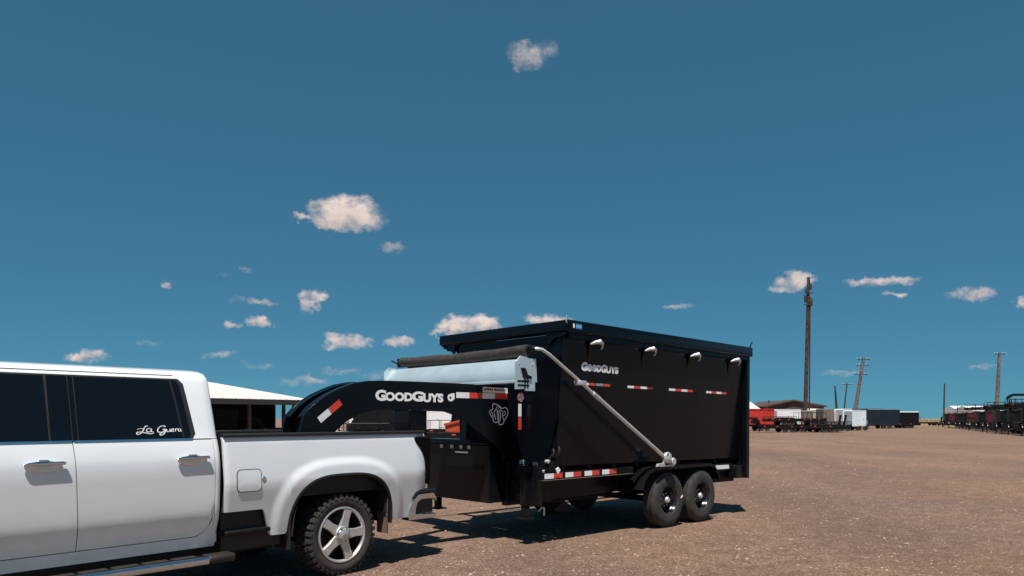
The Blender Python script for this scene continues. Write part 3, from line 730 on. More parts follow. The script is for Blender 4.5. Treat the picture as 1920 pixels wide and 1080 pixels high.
m = MB(); m.prism([(-2.86, .36), (-2.42, .36), (-2.64, .50)], .50, .515); pair('frame_gusset', m, blackm, FR)
MB().box(-3.42, -3.34, .22, WT - .04, .50, 1.00).build('front_bulkhead', black, FR, bevel=.008)
m = MB(); m.box(-3.455, -3.40, .755, .80, .50, 1.03); pair('corner_post', m, blackm, FR, bevel=.004)
MB().box(1.2, 1.30, .30, WT - .30, .60, .78).build('rear_cross_bar', black, FR, bevel=.006)
u_ = -2.95
pats = [(-3.36, -3.024), (-2.974, -2.661), (-2.597, -2.29), (-2.234, -1.923)]
for a, c in pats: tape_row(a, c, .877, 'wr', .1655, FR, h=.064)
MB().prism([(.70, .775), (1.10, .770), (1.085, .835), (.675, .84)], .190, .196).build('white_marker', tapew, FR)
MB().box(.66, 1.20, .196, .24, .74, .86).build('marker_bracket', blackm, FR)
# fenders
path = [(-1.52, .60), (-1.45, .76), (-1.34, .865), (-1.20, .905), (.24, .905), (.38, .86), (.47, .76), (.52, .64)]
m = MB()
m.grid([[(u, y, z) for u, z in path] for y in (.015, .40)]); m.grid([[(u, .015, z) for u, z in path], [(u + .0, .015, z - .045) for u, z in path]])
m.grid([[(u, y, z - .008) for u, z in path] for y in (.40, .02)])
pair('fender', m, black, FR, fix=False)
m = MB(); m.prism(path + [(.50, .50), (-1.5, .50)], .41, .42); pair('inner_fender', m, blackm, FR)
# axles, springs
for u in (0, -.88): MB().tube([(u, .2, .40), (u, WT - .2, .40)], .045, 12).build('axle', blackm, FR)
m = MB()
for k in range(4): m.box(-.28 + k * .04, .28 - k * .04, .46, .53, .47 + k * .014, .482 + k * .014)
for u in (0, -.88): 
    for far in (0, 1):
        q = (mir(m) if far else m).build('leaf_spring', blackm, FR, loc=(u, 0, 0)); q['kind'] = 'stuff'
m = MB(); m.prism([(-1.42, .66), (-1.42, .585), (-1.12, .60), (-1.12, .66)], .30, .47); pair('spring_hanger', m, blackm, FR, bevel=.006)
# trailer wheels
tw = sub('wheel', DT, (0, .0, .404))
m = MB(); m.lathe([(.205, .030), (.214, .008), (.235, .002), (.300, .0), (.345, .006), (.372, .022), (.392, .045), (.400, .055), (.400, .180), (.390, .195), (.372, .215), (.30, .236), (.21, .22)], (0, 0, 0), 56, closed=True)
Nn = 64
for k in range(Nn):
    t0 = 2 * math.pi * k / Nn
    for (ya, yb, ph) in ((.044, .078, 0), (.084, .116, .35), (.122, .154, 0), (.160, .194, .35)):
        ta = t0 + ph * .1; tb = ta + .84 * 2 * math.pi / Nn; vs = []
        for r, t in ((.392, ta), (.405, ta), (.405, tb), (.392, tb)):
            for y in (ya, yb): vs.append((r * math.cos(t), y, r * math.sin(t)))
        m.add(vs, [(0, 2, 3, 1), (2, 4, 5, 3), (4, 6, 7, 5), (0, 6, 4, 2), (1, 3, 5, 7)])
m.build('tyre', rubber, tw, angle=30)
MB().lathe([(.185, .060), (.196, .030), (.206, .018), (.214, .020), (.212, .04), (.190, .10), (.176, .115), (.172, .15), (.10, .125), (.062, .115), (0, .115)], (0, 0, 0), 44).build('rim', steelb, tw)
MB().lathe([(.052, .115), (.050, .045), (.040, .035), (.036, .022), (0, .020)], (0, 0, 0), 22).build('hub_cap', galv, tw, bevel=.003)
for k in range(8):
    t = R(45 * k + 12)
    if k == 0: ln = MB().lathe([(.014, .13), (.014, .092), (.010, .085), (0, .085)], (0, 0, 0), 7).build('lug_nut', chrome, tw)
    else: ln = ln.copy(); COL.objects.link(ln)
    ln.location = (.092 * math.cos(t), 0, .092 * math.sin(t))
for k in range(6):                                      # dark hand holes of the wheel disc
    t = R(60 * k + 20)
    if k == 0: hh_ = MB().prism(rrect(-.020, .020, -.028, .028, .012), .128, .132).build('hand_hole', seal, tw)
    else: hh_ = hh_.copy(); COL.objects.link(hh_)
    hh_.location = (.138 * math.cos(t), 0, .138 * math.sin(t)); hh_.rotation_euler = (0, -t, 0)
MB().prism([(-.012, -.03), (.012, -.03), (.012, .03), (-.012, .03)], -.003, .002).build('tyre_tag', decal, tw, loc=(.262, 0, .155)).rotation_euler = (0, R(32), 0)
ttree = build_tree(tw)
for (x, y, fl, rot) in ((-.88, 0, False, 25), (0, WT, True, 10), (-.88, WT, True, 40)):
    c = copy_tree(ttree, DT); c.location = (x, y, .404); c.rotation_euler = (0, R(rot), math.pi if fl else 0)
tw.rotation_euler = (0, R(-20), 0)
for o in [q for q in bpy.data.objects if q.name.startswith('tyre_tag')]:
    if o.parent == tw: bpy.data.objects.remove(o); break

# --- gooseneck
NK = [(-6.33, 1.64), (-6.24, 1.74), (-6.14, 1.815), (-6.02, 1.885), (-5.88, 1.948), (-5.72, 2.005), (-5.55, 2.035), (-5.30, 2.046), (-5.04, 2.048), (-4.24, 2.048), (-3.18, 2.036), (-3.085, 2.0), (-3.07, 1.95),
      (-3.02, .50), (-3.10, .44), (-3.36, .50), (-3.36, 1.005), (-3.55, 1.20), (-3.74, 1.35), (-3.89, 1.435), (-4.06, 1.54), (-4.24, 1.635), (-4.45, 1.695), (-4.73, 1.716), (-5.19, 1.716), (-5.42, 1.708), (-5.62, 1.672), (-5.82, 1.58), (-5.95, 1.48), (-6.02, 1.36), (-6.05, 1.16), (-6.38, 1.16), (-6.37, 1.5)]
nk = sub('gooseneck', DT)
m = MB(); m.prism(NK, .795, .835); m.build('neck_plate', black, nk, bevel=.003)
NK2 = NK[:16] + [(-3.30, 1.60), (-3.42, 1.70)] + NK[23:]
m = MB(); m.prism(NK2, 0, .04)
def fw(u): t = min(1, max(0, (u + 5.6) / 2.2)); return 1.20 + t * (WT - .835 - 1.20)
m.v = [(x, y + fw(x), z) for x, y, z in m.v]; m.build('neck_plate', black, nk, bevel=.003)
top = [p_ for p_ in NK[:12]]; rows = [[(u, y, z - .004) for u, z in top] for y in (.836, .93)]
m = MB(); m.grid(rows); m.grid([[(u, y, z - .016) for u, z in top] for y in (.836, .93)]); m.build('neck_flange', black, nk)
MB().grid([[(u, fw(u) - d, z - .006) for u, z in top] for d in (.10, .002)]).build('neck_flange', black, nk)
for u, z0, z1 in ((-6.34, 1.18, 1.42), (-5.0, 1.74, 2.02), (-4.1, 1.75, 2.02)): MB().box(u, u + .07, .836, fw(u) + .002, z0, z1).build('neck_cross_bar', black, nk)
m = MB(); m.box(-6.28, -6.16, .95, 1.07, .98, 1.50); m.tube([(-6.22, 1.01, .99), (-6.22, 1.01, .92)], .09, 16); m.build('coupler', black, nk)
MB().tube([(-6.22, 1.01, .86), (-6.22, 1.01, .97)], .045, 14).build('hitch_socket', galv, nk)
MB().box(-4.77, -4.50, 1.10, 1.45, 1.40, 1.72).build('hydraulic_tank', black, nk, bevel=.015)
# storage box ahead of the bulkhead, latches
tb = sub('storage_box', DT)
MB().box(-3.66, -3.43, .88, WT - .36, .50, 1.26).build('box_body', black, tb, bevel=.01)
MB().prism([(-3.68, 1.262), (-3.68, 1.29), (-3.64, 1.325), (-3.44, 1.325), (-3.42, 1.262)], .87, WT - .35).build('box_lid', black, tb, bevel=.006)
for w in (1.25, 1.42, 1.62, 1.85): MB().box(-3.675, -3.662, w, w + .06, 1.20, 1.25).build('box_latch', galv, tb, bevel=.003)
MB().box(-3.672, -3.662, 1.30, 1.58, 1.14, 1.165).build('box_handle', chrome, tb, bevel=.004)
m = MB(); m.box(-3.668, -3.661, 1.0, 1.2, .93, .99); m.build('box_plate', blackm, tb)
# decals on the neck
DY = .7945
def txt(t, x0, x1, z0, z1, fat): return lettering(t, x0, x1, z0, z1, DY, decal, nk, fat=fat)
kx = lambda px: -5.448 + (px - 705) * (.968 / 127) + (0 if px < 770 else 0)
def ux(px):                                  # picture column to length along the near neck plate
    import math as M
    a = R(46.846); mm_ = (px - 960) / F; X0 = 2.975 - .795 * M.cos(a); Z0 = 11.519 + .795 * M.sin(a)
    return (mm_ * Z0 - X0) / (M.sin(a) - mm_ * M.cos(a))
txt('G', ux(703.7), ux(724), 1.812, 1.938, .05)
txt('OOD', ux(722), ux(773.5), 1.812, 1.915, .055)
txt('G', ux(772), ux(794.5), 1.812, 1.932, .05)
txt('UYS', ux(793), ux(831), 1.806, 1.914, .055)
m = MB(); a, b_ = ux(838), ux(852); zz0, zz1 = 1.822, 1.922
cx, cz = a + (b_ - a) * .5, (zz0 + zz1) / 2
outer = [(b_, zz1), (b_, zz0 + .02)] + [(cx + .050 * math.cos(t), zz0 + .046 + .046 * math.sin(t)) for t in lin(-.3, -math.pi * 1.35, 14)] + [(b_ - .03, zz1)]
m.prism(outer, DY - .003, DY - .001); m.build('round_mark', decal, nk)
MB().lathe([(0, -.0045), (.016, -.0045), (.016, -.001)], (cx - .008, DY, zz0 + .046), 12).build('round_mark_eye', seal, nk)
tape_row(ux(855), ux(950.5), 1.902, 'wrwr', DY - .0005, nk, h=.072)
MB().prism([(ux(905), 1.945), (ux(952), 1.941), (ux(951), 2.010), (ux(905), 2.016)], DY - .0025, DY - .0005).build('sticker', tapew, nk)
m = MB(); rs = random.Random(5)
for k in range(9):
    a = ux(908 + k * 4.7); m.box(a, a + rs.uniform(.018, .036), DY - .0035, DY - .0025, 1.972, 1.992 + rs.uniform(0, .008))
m.build('sticker_print', navy, nk)['kind'] = 'stuff'
def slant(p0, p1, wd, c0, c1):
    d = Vector((p1[0] - p0[0], p1[1] - p0[1])); n = Vector((-d.y, d.x)).normalized() * wd / 2
    for (f0, f1, mt) in ((0, .49, c0), (.51, 1, c1)):
        a = Vector(p0) + d * f0; b2 = Vector(p0) + d * f1
        MB().prism([tuple(a - n), tuple(b2 - n), tuple(b2 + n), tuple(a + n)], DY - .0025, DY - .0005).build('reflective_tape', mt, nk)
slant((-6.155, 1.592), (-5.895, 1.790), .072, tapew, taper)
slant((-3.19, 1.462), (-3.19, 1.808), .058, taper, tapew)
MB().lathe([(0, -.0025), (.062, -.0025), (.062, -.0005)], (-3.175, DY, 1.895), 24).build('round_sticker', decalp, nk)
MB().prism([(-3.20, 1.055), (-3.03, 1.055), (-3.03, .955), (-3.13, .955), (-3.13, 1.0), (-3.20, 1.0)], DY - .0025, DY - .0005).build('pale_sticker', mat('pale_teal_sticker', (.45, .68, .68), .5), nk)
MB().prism([(-3.335, .535), (-3.245, .535), (-3.245, .625), (-3.335, .625)], DY - .0025, DY - .0005).build('green_sticker', green, nk)
MB().box(-3.325, -3.255, DY - .0035, DY - .0025, .54, .568).build('green_sticker_print', decal, nk)
# line drawn emblem
E0 = (-3.734, 1.812)
def EP(x, y): return (-3.734 + (x - 415) / (600 - 415) * (.325), 1.815 - (y - 635) / (835 - 635) * .290)
em = MB()
for pts_, wd in (([(453, 642), (492, 652), (520, 668), (540, 684), (575, 676), (596, 698), (600, 735), (582, 768), (560, 800), (548, 826), (512, 830), (500, 805), (478, 812), (455, 800), (448, 772), (428, 748), (416, 716), (432, 698), (448, 690), (446, 664), (453, 642)], .0125),
                 ([(505 + 21 * math.cos(t), 690 + 21 * math.sin(t)) for t in lin(0, 6.28, 11)], .009),
                 ([(478, 690), (462, 720), (470, 752), (478, 790)], .010), ([(532, 700), (550, 722), (545, 760), (560, 790)], .010),
                 ([(490, 716), (520, 716), (524, 760), (514, 812)], .012), ([(492, 718), (494, 760), (508, 812)], .010), ([(505, 722), (507, 800)], .014),
                 ([(560, 705), (575, 730), (560, 750), (548, 742)], .010), ([(436, 712), (446, 740), (462, 765)], .010), ([(498, 690), (512, 690)], .008)):
    stroke(em, smooth([EP(*q) for q in pts_], 3), wd, DY - .0015)
em.build('outline_emblem', decal, nk, fix=False)
# --- jacks
def jack(w, foot, y0, top_=1.20):
    j = sub('landing_jack', DT, (-3.47, w, 0))
    MB().box(-.05, .05, -.05, .05, y0, top_).build('jack_tube', black, j, bevel=.004)
    MB().box(-.04, .04, -.04, .04, foot + .02, y0 + .1).build('jack_leg', blackm, j, bevel=.003)
    MB().box(-.09, .09, -.09, .09, foot, foot + .018).build('jack_foot', blackm, j)
jack(2.22, .30, .52); jack(.40, .33, .50, .92)
MB().tube([(-3.30, .33, .42), (-3.27, .30, .47), (-3.23, .30, .46), (-3.21, .32, .36)], .012, 8).build('jack_pin', galv, DT)
# --- hydraulic bits on the front of the frame
hv = sub('hydraulic_valve', DT)
MB().box(-3.27, -3.16, .16, .42, .93, 1.06).build('valve_block', blackm, hv, bevel=.006)
for (u, w, z, r_, h_) in ((-3.28, .40, 1.02, .028, .07), (-3.25, .28, .93, .030, .05), (-3.27, .20, 1.06, .026, .06)):
    MB().lathe([(0, -h_ / 2), (r_, -h_ / 2), (r_, h_ / 2), (0, h_ / 2)], (u, w, z), 12).build('fitting', galv, hv, bevel=.004)
MB().prism([(-3.20, .965), (-3.15, .99), (-3.11, .95), (-3.16, .90)], .12, .13).build('valve_tag', decal, hv)
for k, (a, z0) in enumerate(((0, 1.15), (.10, 1.17))):
    MB().tube(smooth([(-3.24 + a, .30, .98), (-3.22 + a, .24, 1.08), (-3.20 + a, .16, z0), (-3.17 + a, .20, z0 + .06), (-3.14 + a, .30, 1.0)], 5), .014, 8).build('hose', seal, hv)
for k in range(3):
    MB().tube(smooth([(-3.40, .50 + .07 * k, .95), (-3.46, .48 + .06 * k, .78 - .04 * k), (-3.38, .46 + .06 * k, .66), (-3.30, .47 + .05 * k, .80)], 5), .012, 8).build('hose', blackm, hv)

# --- roll tarp: housing on the neck, rolled tarp, swing arm
tp_ = sub('tarp_housing', DT)
m = MB(); m.prism([(-3.965, 2.055), (-3.975, 2.09), (-3.94, 2.20), (-3.82, 2.335), (-3.62, 2.345), (-3.60, 2.055)], .055, 2.86); m.build('wind_deflector', alu, tp_, bevel=.004)
MB().box(-3.985, -3.955, .06, 2.86, 2.035, 2.065).build('deflector_lip', alu, tp_, bevel=.004)
m = MB(); m.prism([(-3.985, 1.96), (-3.985, 2.29), (-3.90, 2.365), (-3.80, 2.355), (-3.70, 2.315), (-3.655, 2.31), (-3.655, 1.945), (-3.82, 1.945), (-3.82, 1.97)], .038, .054); m.build('end_plate', alu, tp_, bevel=.002)
mir(m).build('end_plate', alu, tp_, loc=(0, .30, 0))
MB().prism([(-3.90, 2.22), (-3.83, 2.22), (-3.79, 2.14), (-3.72, 2.12), (-3.73, 2.09), (-3.86, 2.10)], .020, .037).build('end_bracket', blackm, tp_, bevel=.003)
m = MB()
for z in (2.0, 2.05): m.box(-3.95, -3.76, .0340, .0375, z, z + .022)
m.box(-3.84, -3.82, .0335, .0375, 1.97, 2.10); m.box(-3.79, -3.775, .0335, .0375, 1.97, 2.10); m.build('end_plate_slots', blackm, tp_)['kind'] = 'stuff'
for (u, z) in ((-3.93, 2.27), (-3.70, 2.27), (-3.70, 1.99)): MB().lathe([(0, -.006), (.010, -.005), (.012, 0)], (u, .037, z), 8).build('bolt', galv, tp_)
rows = []; rs = random.Random(8)
nseg = 22
for i, w in enumerate(lin(.10, 2.78, 40)):
    rr_ = .072 + .004 * math.sin(w * 7) + rs.uniform(-.002, .002); sag = -.02 * math.sin(math.pi * (w - .1) / 2.68)
    rows.append([(-3.70 + rr_ * math.cos(t) * (1 + .04 * math.sin(3 * t + w * 2)), w, 2.445 + sag + rr_ * 1.0 * math.sin(t)) for t in lin(0, 2 * math.pi, nseg + 1)])
m = MB(); m.grid(rows); m.add(rows[0][:-1], [tuple(range(nseg))]); m.add(rows[-1][:-1], [tuple(range(nseg))]); ro = m.build('rolled_tarp', tarpm, DT, angle=60)
m = MB(); m.add([(-3.66, w, 2.40) for w in (.12, 2.74)] + [(-3.63, w, 2.335) for w in (2.74, .12)], [(0, 1, 2, 3)]); m.build('tarp_flap', tarpm, ro)
for w in (.095, 2.785): MB().lathe([(0, -.012), (.05, -.012), (.05, .012), (0, .012)], (-3.70, w, 2.445), 16).build('roll_cap', blackm, ro)
MB().box(-3.76, -3.70, 2.80, 2.84, 2.37, 2.50).build('tarp_hinge', blackm, ro)
MB().tube([(-3.72, 2.80, 2.40), (-3.82, 2.90, 2.47)], .012, 8).build('tarp_pin', blackm, ro)
def arm(yo):
    s_ = lambda v: (v[0], v[1] if yo == 0 else WT + .09 - v[1], v[2])
    A = sub('tarp_arm', DT)
    piv = (-1.036, -.035, 1.03); kn = (-3.52, -.035, 2.42)
    L = lambda f: (piv[0] + (kn[0] - piv[0]) * f, piv[1], piv[2] + (kn[2] - piv[2]) * f)
    MB().tube([s_(L(0)), s_(L(.62))], .028, 14).build('lower_tube', galv, A)
    MB().tube([s_(L(.60)), s_(L(.985)), s_((-3.60, -.030, 2.452)), s_((-3.66, .0, 2.462)), s_((-3.69, .045, 2.460))], .022, 14).build('upper_tube', galv, A)
    MB().tube([s_(L(.600)), s_(L(.655))], .032, 14).build('tube_collar', galv, A)
    q = L(.745); MB().box(q[0] - .09, q[0] + .05, s_(q)[1] - .05, s_(q)[1] + .05, q[2] - .03, q[2] + .03).build('arm_clamp', galv, A, bevel=.008)
    MB().tube([s_((-3.675, .01, 2.461)), s_((-3.692, .06, 2.459))], .042, 14).build('elbow_collar', blackm, A)
    sg = 1 if yo == 0 else -1; y0 = s_(piv)[1]
    for (r_, o, h_) in ((.085, -.02, .06), (.05, -.055, .03)): MB().lathe([(0, o - h_ / 2), (r_ * .9, o - h_ / 2), (r_, o), (r_ * .9, o + h_ / 2), (0, o + h_ / 2)], (piv[0] + .01, y0, piv[2] + .01), 16).build('spring_housing', galv, A, bevel=.005)
    MB().lathe([(0, -.05), (.052, -.05), (.058, 0), (.052, .05), (0, .05)], (piv[0] + .13, y0 - .01 * sg, piv[2] - .05), 14).build('spring_drum', galv, A, bevel=.006)
    MB().prism([(-1.26, .915), (-1.24, .955), (-1.11, .965), (-1.09, 1.04), (-1.06, 1.04), (-1.06, .93), (-.83, .93), (-.83, .905)], y0 - .012, y0 + .02).build('pivot_bracket', galv, A, bevel=.003)
    for k in range(3): MB().lathe([(0, -.07), (.016, -.068), (.017, -.05)], (piv[0] - .03 + .035 * k, y0, piv[2] + .055 - .04 * k), 8).build('bolt', chrome, A)
arm(0); arm(1)

# ------------------------------------------------------------------ the trailer yard behind
def small_wheel(parent, x, y, r=.38, w=.22, sgn=1):
    e = sub('wheel', parent, (x, y, r))
    MB().lathe([(.20, .0), (r * .9, .0), (r, .04), (r, w - .04), (r * .9, w), (.20, w)], (0, 0 if sgn > 0 else -w, 0), 18, closed=True).build('tyre', rubber, e)
    MB().lathe([(0, .04 if sgn > 0 else -.04), (.14, .05 if sgn > 0 else -.05), (.205, .01 if sgn > 0 else -.01), (.205, .12 * sgn)], (0, 0, 0), 14).build('rim', tapew if r < .33 else steelb, e)
    return e
def tandem(t, x0, w, n=2, r=.38):
    for k in range(n):
        small_wheel(t, x0 + k * .88, 0, r); small_wheel(t, x0 + k * .88, w, r, sgn=-1)
    for y0, y1 in ((-.02, .26), (w - .26, w + .02)):
        L = x0 - r - .12; H = x0 + (n - 1) * .88 + r + .12
        m = MB(); m.grid([[(u, y, z) for u, z in ((L, r + .1), (L + .12, 2 * r + .04), (L + .28, 2 * r + .1), (H - .28, 2 * r + .1), (H - .12, 2 * r + .04), (H, r + .1))] for y in (y0, y1)]); m.build('fender', blackm, t, fix=False)
def tongue(t, w, z=.55, L=1.3):
    MB().tube([(0, w * .2, z), (-L, w / 2, z - .05)], .045, 6).build('tongue_beam', blackm, t); MB().tube([(0, w * .8, z), (-L, w / 2, z - .05)], .045, 6).build('tongue_beam', blackm, t)
    MB().box(-L - .18, -L + .05, w / 2 - .05, w / 2 + .05, z - .08, z + .03).build('coupler', blackm, t)
    j = MB().tube([(-L + .25, w / 2, .04), (-L + .25, w / 2, z + .45)], .04, 8).build('jack', blackm, t)
    MB().tube([(-L + .25, w / 2, z + .46), (-L + .25, w / 2 - .16, z + .47)], .025, 6).build('jack_handle', galv, j)
deckw = mat('old_deck_boards', (0.030, 0.022, 0.018), 0.9, color2=(0.015, 0.011, 0.010), vscale=3)
def flatbed(name, label, loc, rz, L=6.0, w=2.1, zd=.72, neck=False, rails=0.0, ramps=True, group=None, body=blackm):
    t = thing(name, label, 'trailer', loc, rz, group)
    MB().box(0, L, .0, w, zd, zd + .07).build('deck', deckw, t)
    for y in (-.04, w): MB().box(0, L, y, y + .04, zd - .27, zd + .09).build('side_rail', body, t)
    for u in lin(.1, L - .2, 6): MB().box(u, u + .07, .0, w, zd - .10, zd - .002).build('cross_member', body, t)
    for u in (.25, L * .33, L * .66): MB().box(u, u + .22, -.046, -.041, zd - .06, zd + .02).build('reflective_tape', taper, t)
    tandem(t, L * .55, w)
    if rails:
        for y in (-.03, w - .02):
            MB().tube([(.05, y + .02, zd + rails), (L - .05, y + .02, zd + rails)], .03, 6).build('top_rail', body, t)
            for u in lin(.1, L - .1, 6): MB().tube([(u, y + .02, zd), (u, y + .02, zd + rails)], .025, 6).build('rail_post', body, t)
    if neck:
        for y in (w * .32, w * .62):
            MB().prism([(.3, zd - .1), (.3, zd + .1), (-.2, 1.62), (-.35, 1.72), (-1.9, 1.74), (-2.3, 1.5), (-2.45, 1.25), (-2.3, 1.2), (-1.9, 1.5), (-.6, 1.5), (-.35, 1.3), (.0, zd - .1)], y, y + .10).build('neck_beam', body, t)
        MB().tube([(-2.35, w / 2, .95), (-2.35, w / 2, 1.5)], .06, 8).build('coupler', body, t)
        for y in (w * .15, w * .85): MB().box(-.2, -.1, y - .05, y + .05, .05, 1.35).build('jack', body, t)
        MB().box(-.75, -.3, w * .35, w * .62, 1.0, 1.4).build('tool_box', body, t)
    else: tongue(t, w, zd - .1)
    if ramps:
        for y in (.15, w - .65): MB().prism([(L, zd), (L + .04, zd), (L + .28, zd + 1.3), (L + .22, zd + 1.3)], y, y + .5).build('ramp', body, t)
    return t
def dumper(name, label, loc, rz, paint, L=4.2, w=2.0, h=1.1, group=None, ribs=6, tarp=True):
    t = thing(name, label, 'trailer', loc, rz, group)
    z0 = .82
    b = sub('dump_body', t)
    for y in (0, w - .05): MB().box(0, L, y, y + .05, z0, z0 + h).build('side_wall', paint, b)
    MB().box(0, .05, .05, w - .05, z0, z0 + h).build('front_wall', paint, b); MB().box(L - .05, L, .05, w - .05, z0, z0 + h).build('tailgate', paint, b)
    MB().box(.05, L - .05, .05, w - .05, z0, z0 + .05).build('floor_plate', paint, b)
    for y in (-.06, w - .03): MB().box(-.04, L + .03, y, y + .09, z0 + h - .002, z0 + h + .09).build('top_rail', paint if paint is not redp else paint, b)
    for u in lin(.04, L - .14, ribs):
        MB().box(u, u + .09, -.06, -.001, z0, z0 + h - .004).build('rib', paint, b); MB().box(u, u + .09, w + .001, w + .06, z0, z0 + h - .004).build('rib', paint, b)
    for y in (.45, w - .6): MB().box(-.3, L, y, y + .12, .58, z0 - .01).build('frame_rail', blackm, t)
    MB().box(-.55, -.08, .5, w - .5, .62, 1.18).build('pump_box', blackm, t)
    if tarp: MB().tube([(-.12, .05, z0 + h + .14), (-.12, w - .05, z0 + h + .14)], .09, 10).build('rolled_tarp', tarpm, t)
    tandem(t, L * .5, w); tongue(t, w, .60)
    MB().box(-1.05, -.98, w / 2 - .14, w / 2 + .12, .80, .92).build('battery_tag', whitep, t)
    return t
def cargo(name, label, loc, rz, paint, L=4.8, w=2.1, h=2.1, group=None, side=None):
    t = thing(name, label, 'trailer', loc, rz, group)
    z0 = .55
    MB().prism([(0, z0), (0, z0 + h - .12), (.12, z0 + h), (L, z0 + h), (L, z0)], 0, w).build('body', side or paint, t, bevel=.02)
    MB().box(L + .002, L + .035, .06, w - .06, z0 + .06, z0 + h - .10).build('rear_door', paint, t)
    MB().box(-.03, -.002, .10, w - .10, z0 + .10, z0 + .75).build('stone_guard', alu, t)
    for y in (-.012, w + .002): MB().box(.02, L, y, y + .01, z0 + h - .10, z0 + h - .03).build('roof_trim', alu, t)
    d = MB().box(.9, 1.65, -.022, -.001, z0 + .08, z0 + 1.85).build('side_door', side or paint, t)
    MB().box(1.52, 1.60, -.04, -.022, z0 + .9, z0 + 1.0).build('door_handle', blackm, d)
    for y in (.08, w - .16): MB().box(L + .036, L + .05, y, y + .08, z0 + .15, z0 + .30).build('tail_light', redlens, t)
    tandem(t, L * .52, w, 2, .34); tongue(t, w, .52)
    return t
def spot(px, py, Y=None):
    Y = Y or EYE * F / (py - HY); return (PX(px, Y), Y, 0)

# right hand group beside the dump trailer's tail
dumper('red_dump_trailer', 'bright red ribbed dump trailer just right of the big black trailer', spot(1401, 0, 96), R(3), redp, L=3.6, w=2.2, h=1.95, ribs=4, tarp=False)
cargo('cargo_trailer', 'white enclosed cargo trailer standing behind the black flatbeds, next to the red dump trailer', spot(1457, 0, 101), R(2), whitep, L=3.3, h=2.30)
cargo('cargo_trailer', 'taupe enclosed cargo trailer half hidden between the white and the tan trailer', (PX(1503, 103), 103, 0), R(10), taupe, L=1.6, w=2.1, h=2.15)
cargo('cargo_trailer', 'tan enclosed cargo trailer left of the tall taupe one', (PX(1524, 108), 108, 0), R(4), tanp, L=1.5, w=2.1, h=2.30)
cargo('cargo_trailer', 'tall taupe enclosed cargo trailer with one white side', (PX(1570, 104), 104, 0), R(176), whitep, L=.42, w=.5, h=2.3) if False else None
cargo('cargo_trailer', 'tall taupe enclosed cargo trailer near the middle of the right hand row', (PX(1544, 105), 105, 0), R(5), taupe, L=1.62, w=2.2, h=2.45)
cargo('cargo_trailer', 'narrow white enclosed trailer squeezed in beside the taupe one', (PX(1566, 106), 106, 0), R(80), whitep, L=2.6, w=.45 + 1.6, h=2.35)
cargo('cargo_trailer', 'white enclosed cargo trailer left of the pale blue one', (PX(1580.5, 104), 104, 0), R(6), whitep, L=1.35, w=2.1, h=2.42)
bluew = mat('pale_blue_cladding', (0.66, 0.76, 0.80), 0.4, var=0.1, vscale=1)
cargo('cargo_trailer', 'pale blue white enclosed trailer at the right end of the white trailers', (PX(1598, 98), 98, 0), R(4), bluew, L=1.92, w=2.1, h=2.15)
flatbed('flatbed_trailer', 'black gooseneck flatbed trailer lying in front of the red dump trailer', spot(1428, 811), R(4), L=5.2, neck=True, ramps=False)
flatbed('flatbed_trailer', 'black gooseneck flatbed with raised neck in front of the white cargo trailer', spot(1497, 811), R(1), L=5.4, neck=True, ramps=True, rails=.45)
flatbed('flatbed_trailer', 'long low black flatbed trailer in front of the taupe trailers', spot(1526, 810), R(3), L=3.6, rails=.35, ramps=False)
flatbed('flatbed_trailer', 'black flatbed trailer parked crosswise behind the gooseneck flatbeds', (PX(1440, 90), 90, 0), R(-4), L=7.5, rails=.0, ramps=False, zd=.80)
flatbed('flatbed_trailer', 'small black utility trailer hitched up beside the pale blue trailer', (PX(1556, 93), 93, 0), R(8), L=3.0, w=1.8, rails=.5, ramps=False)
cargo('cargo_trailer', 'dark navy enclosed cargo trailer right of the pale blue one', (PX(1627, 116), 116, 0), R(3), navy, L=5.2, h=2.55)
flatbed('flatbed_trailer', 'black flatbed with loaded grey top right of the navy trailer', (PX(1668, 120), 120, 0), R(3), L=5.2, rails=1.1, ramps=False)
dumper('dump_trailer', 'black dump trailer at the right end of the middle group, by the gap', (PX(1664, 124), 124, 0), R(2), blackm, L=5.4, w=2.2, h=1.7)
for (px, Y, z, L_, rl, lab) in ((1443, 84.35, .80, 3.2, .30, 'black flatbed stacked on the low trailers in front of the red dump trailer'), (1502, 84.3, .80, 3.0, .75, 'black railed flatbed stacked in front of the white and taupe trailers')):
    o_ = flatbed('flatbed_trailer', lab, (PX(px, Y), Y, z), R(3), L=L_, rails=rl, ramps=False)
MB2 = MB(); MB2.box(0, 4.2, .1, 1.9, 1.72, 2.7); o = MB2.build('load_cover', alu if False else whitep, None, bevel=.05, loc=(PX(1678, 128), 128, 0.0)); 
tag(o, 'pale grey boxy load showing above the black dump trailer by the gap', 'load'); o.location.z = .1
# low building behind the cargo trailers
hb = thing('yard_office', 'low brown gabled building with cream roofs behind the parked cargo trailers', 'building', (PX(1487, 150), 150, 0), 0)
x0, x1, x2, x3 = PX(1398, 150) - PX(1487, 150), PX(1440, 150) - PX(1487, 150), PX(1545, 150) - PX(1487, 150), PX(1690, 150) - PX(1487, 150)
zE, zP = PZ(762, 150), PZ(752, 150)
MB().prism([(x1, 0), (x2, 0), (x2, zE), (0, zP), (x1, zE)], 0, 20).build('gable_wall', brownwall, hb)
m = MB(); m.prism([(x1 - .5, zE - .1), (0, zP + .02), (x2 + .5, zE - .1), (x2 + .5, zE + .15), (0, zP + .30), (x1 - .5, zE + .15)], -.5, 20.5); m.build('gable_roof', brownwall, hb)
MB().box(x0, x1 - .6, 2, 16, 0, 3.3).build('left_wing', brownwall, hb); MB().box(x2 + .6, x3, 3, 16, 0, 3.3).build('right_wing', brownwall, hb)
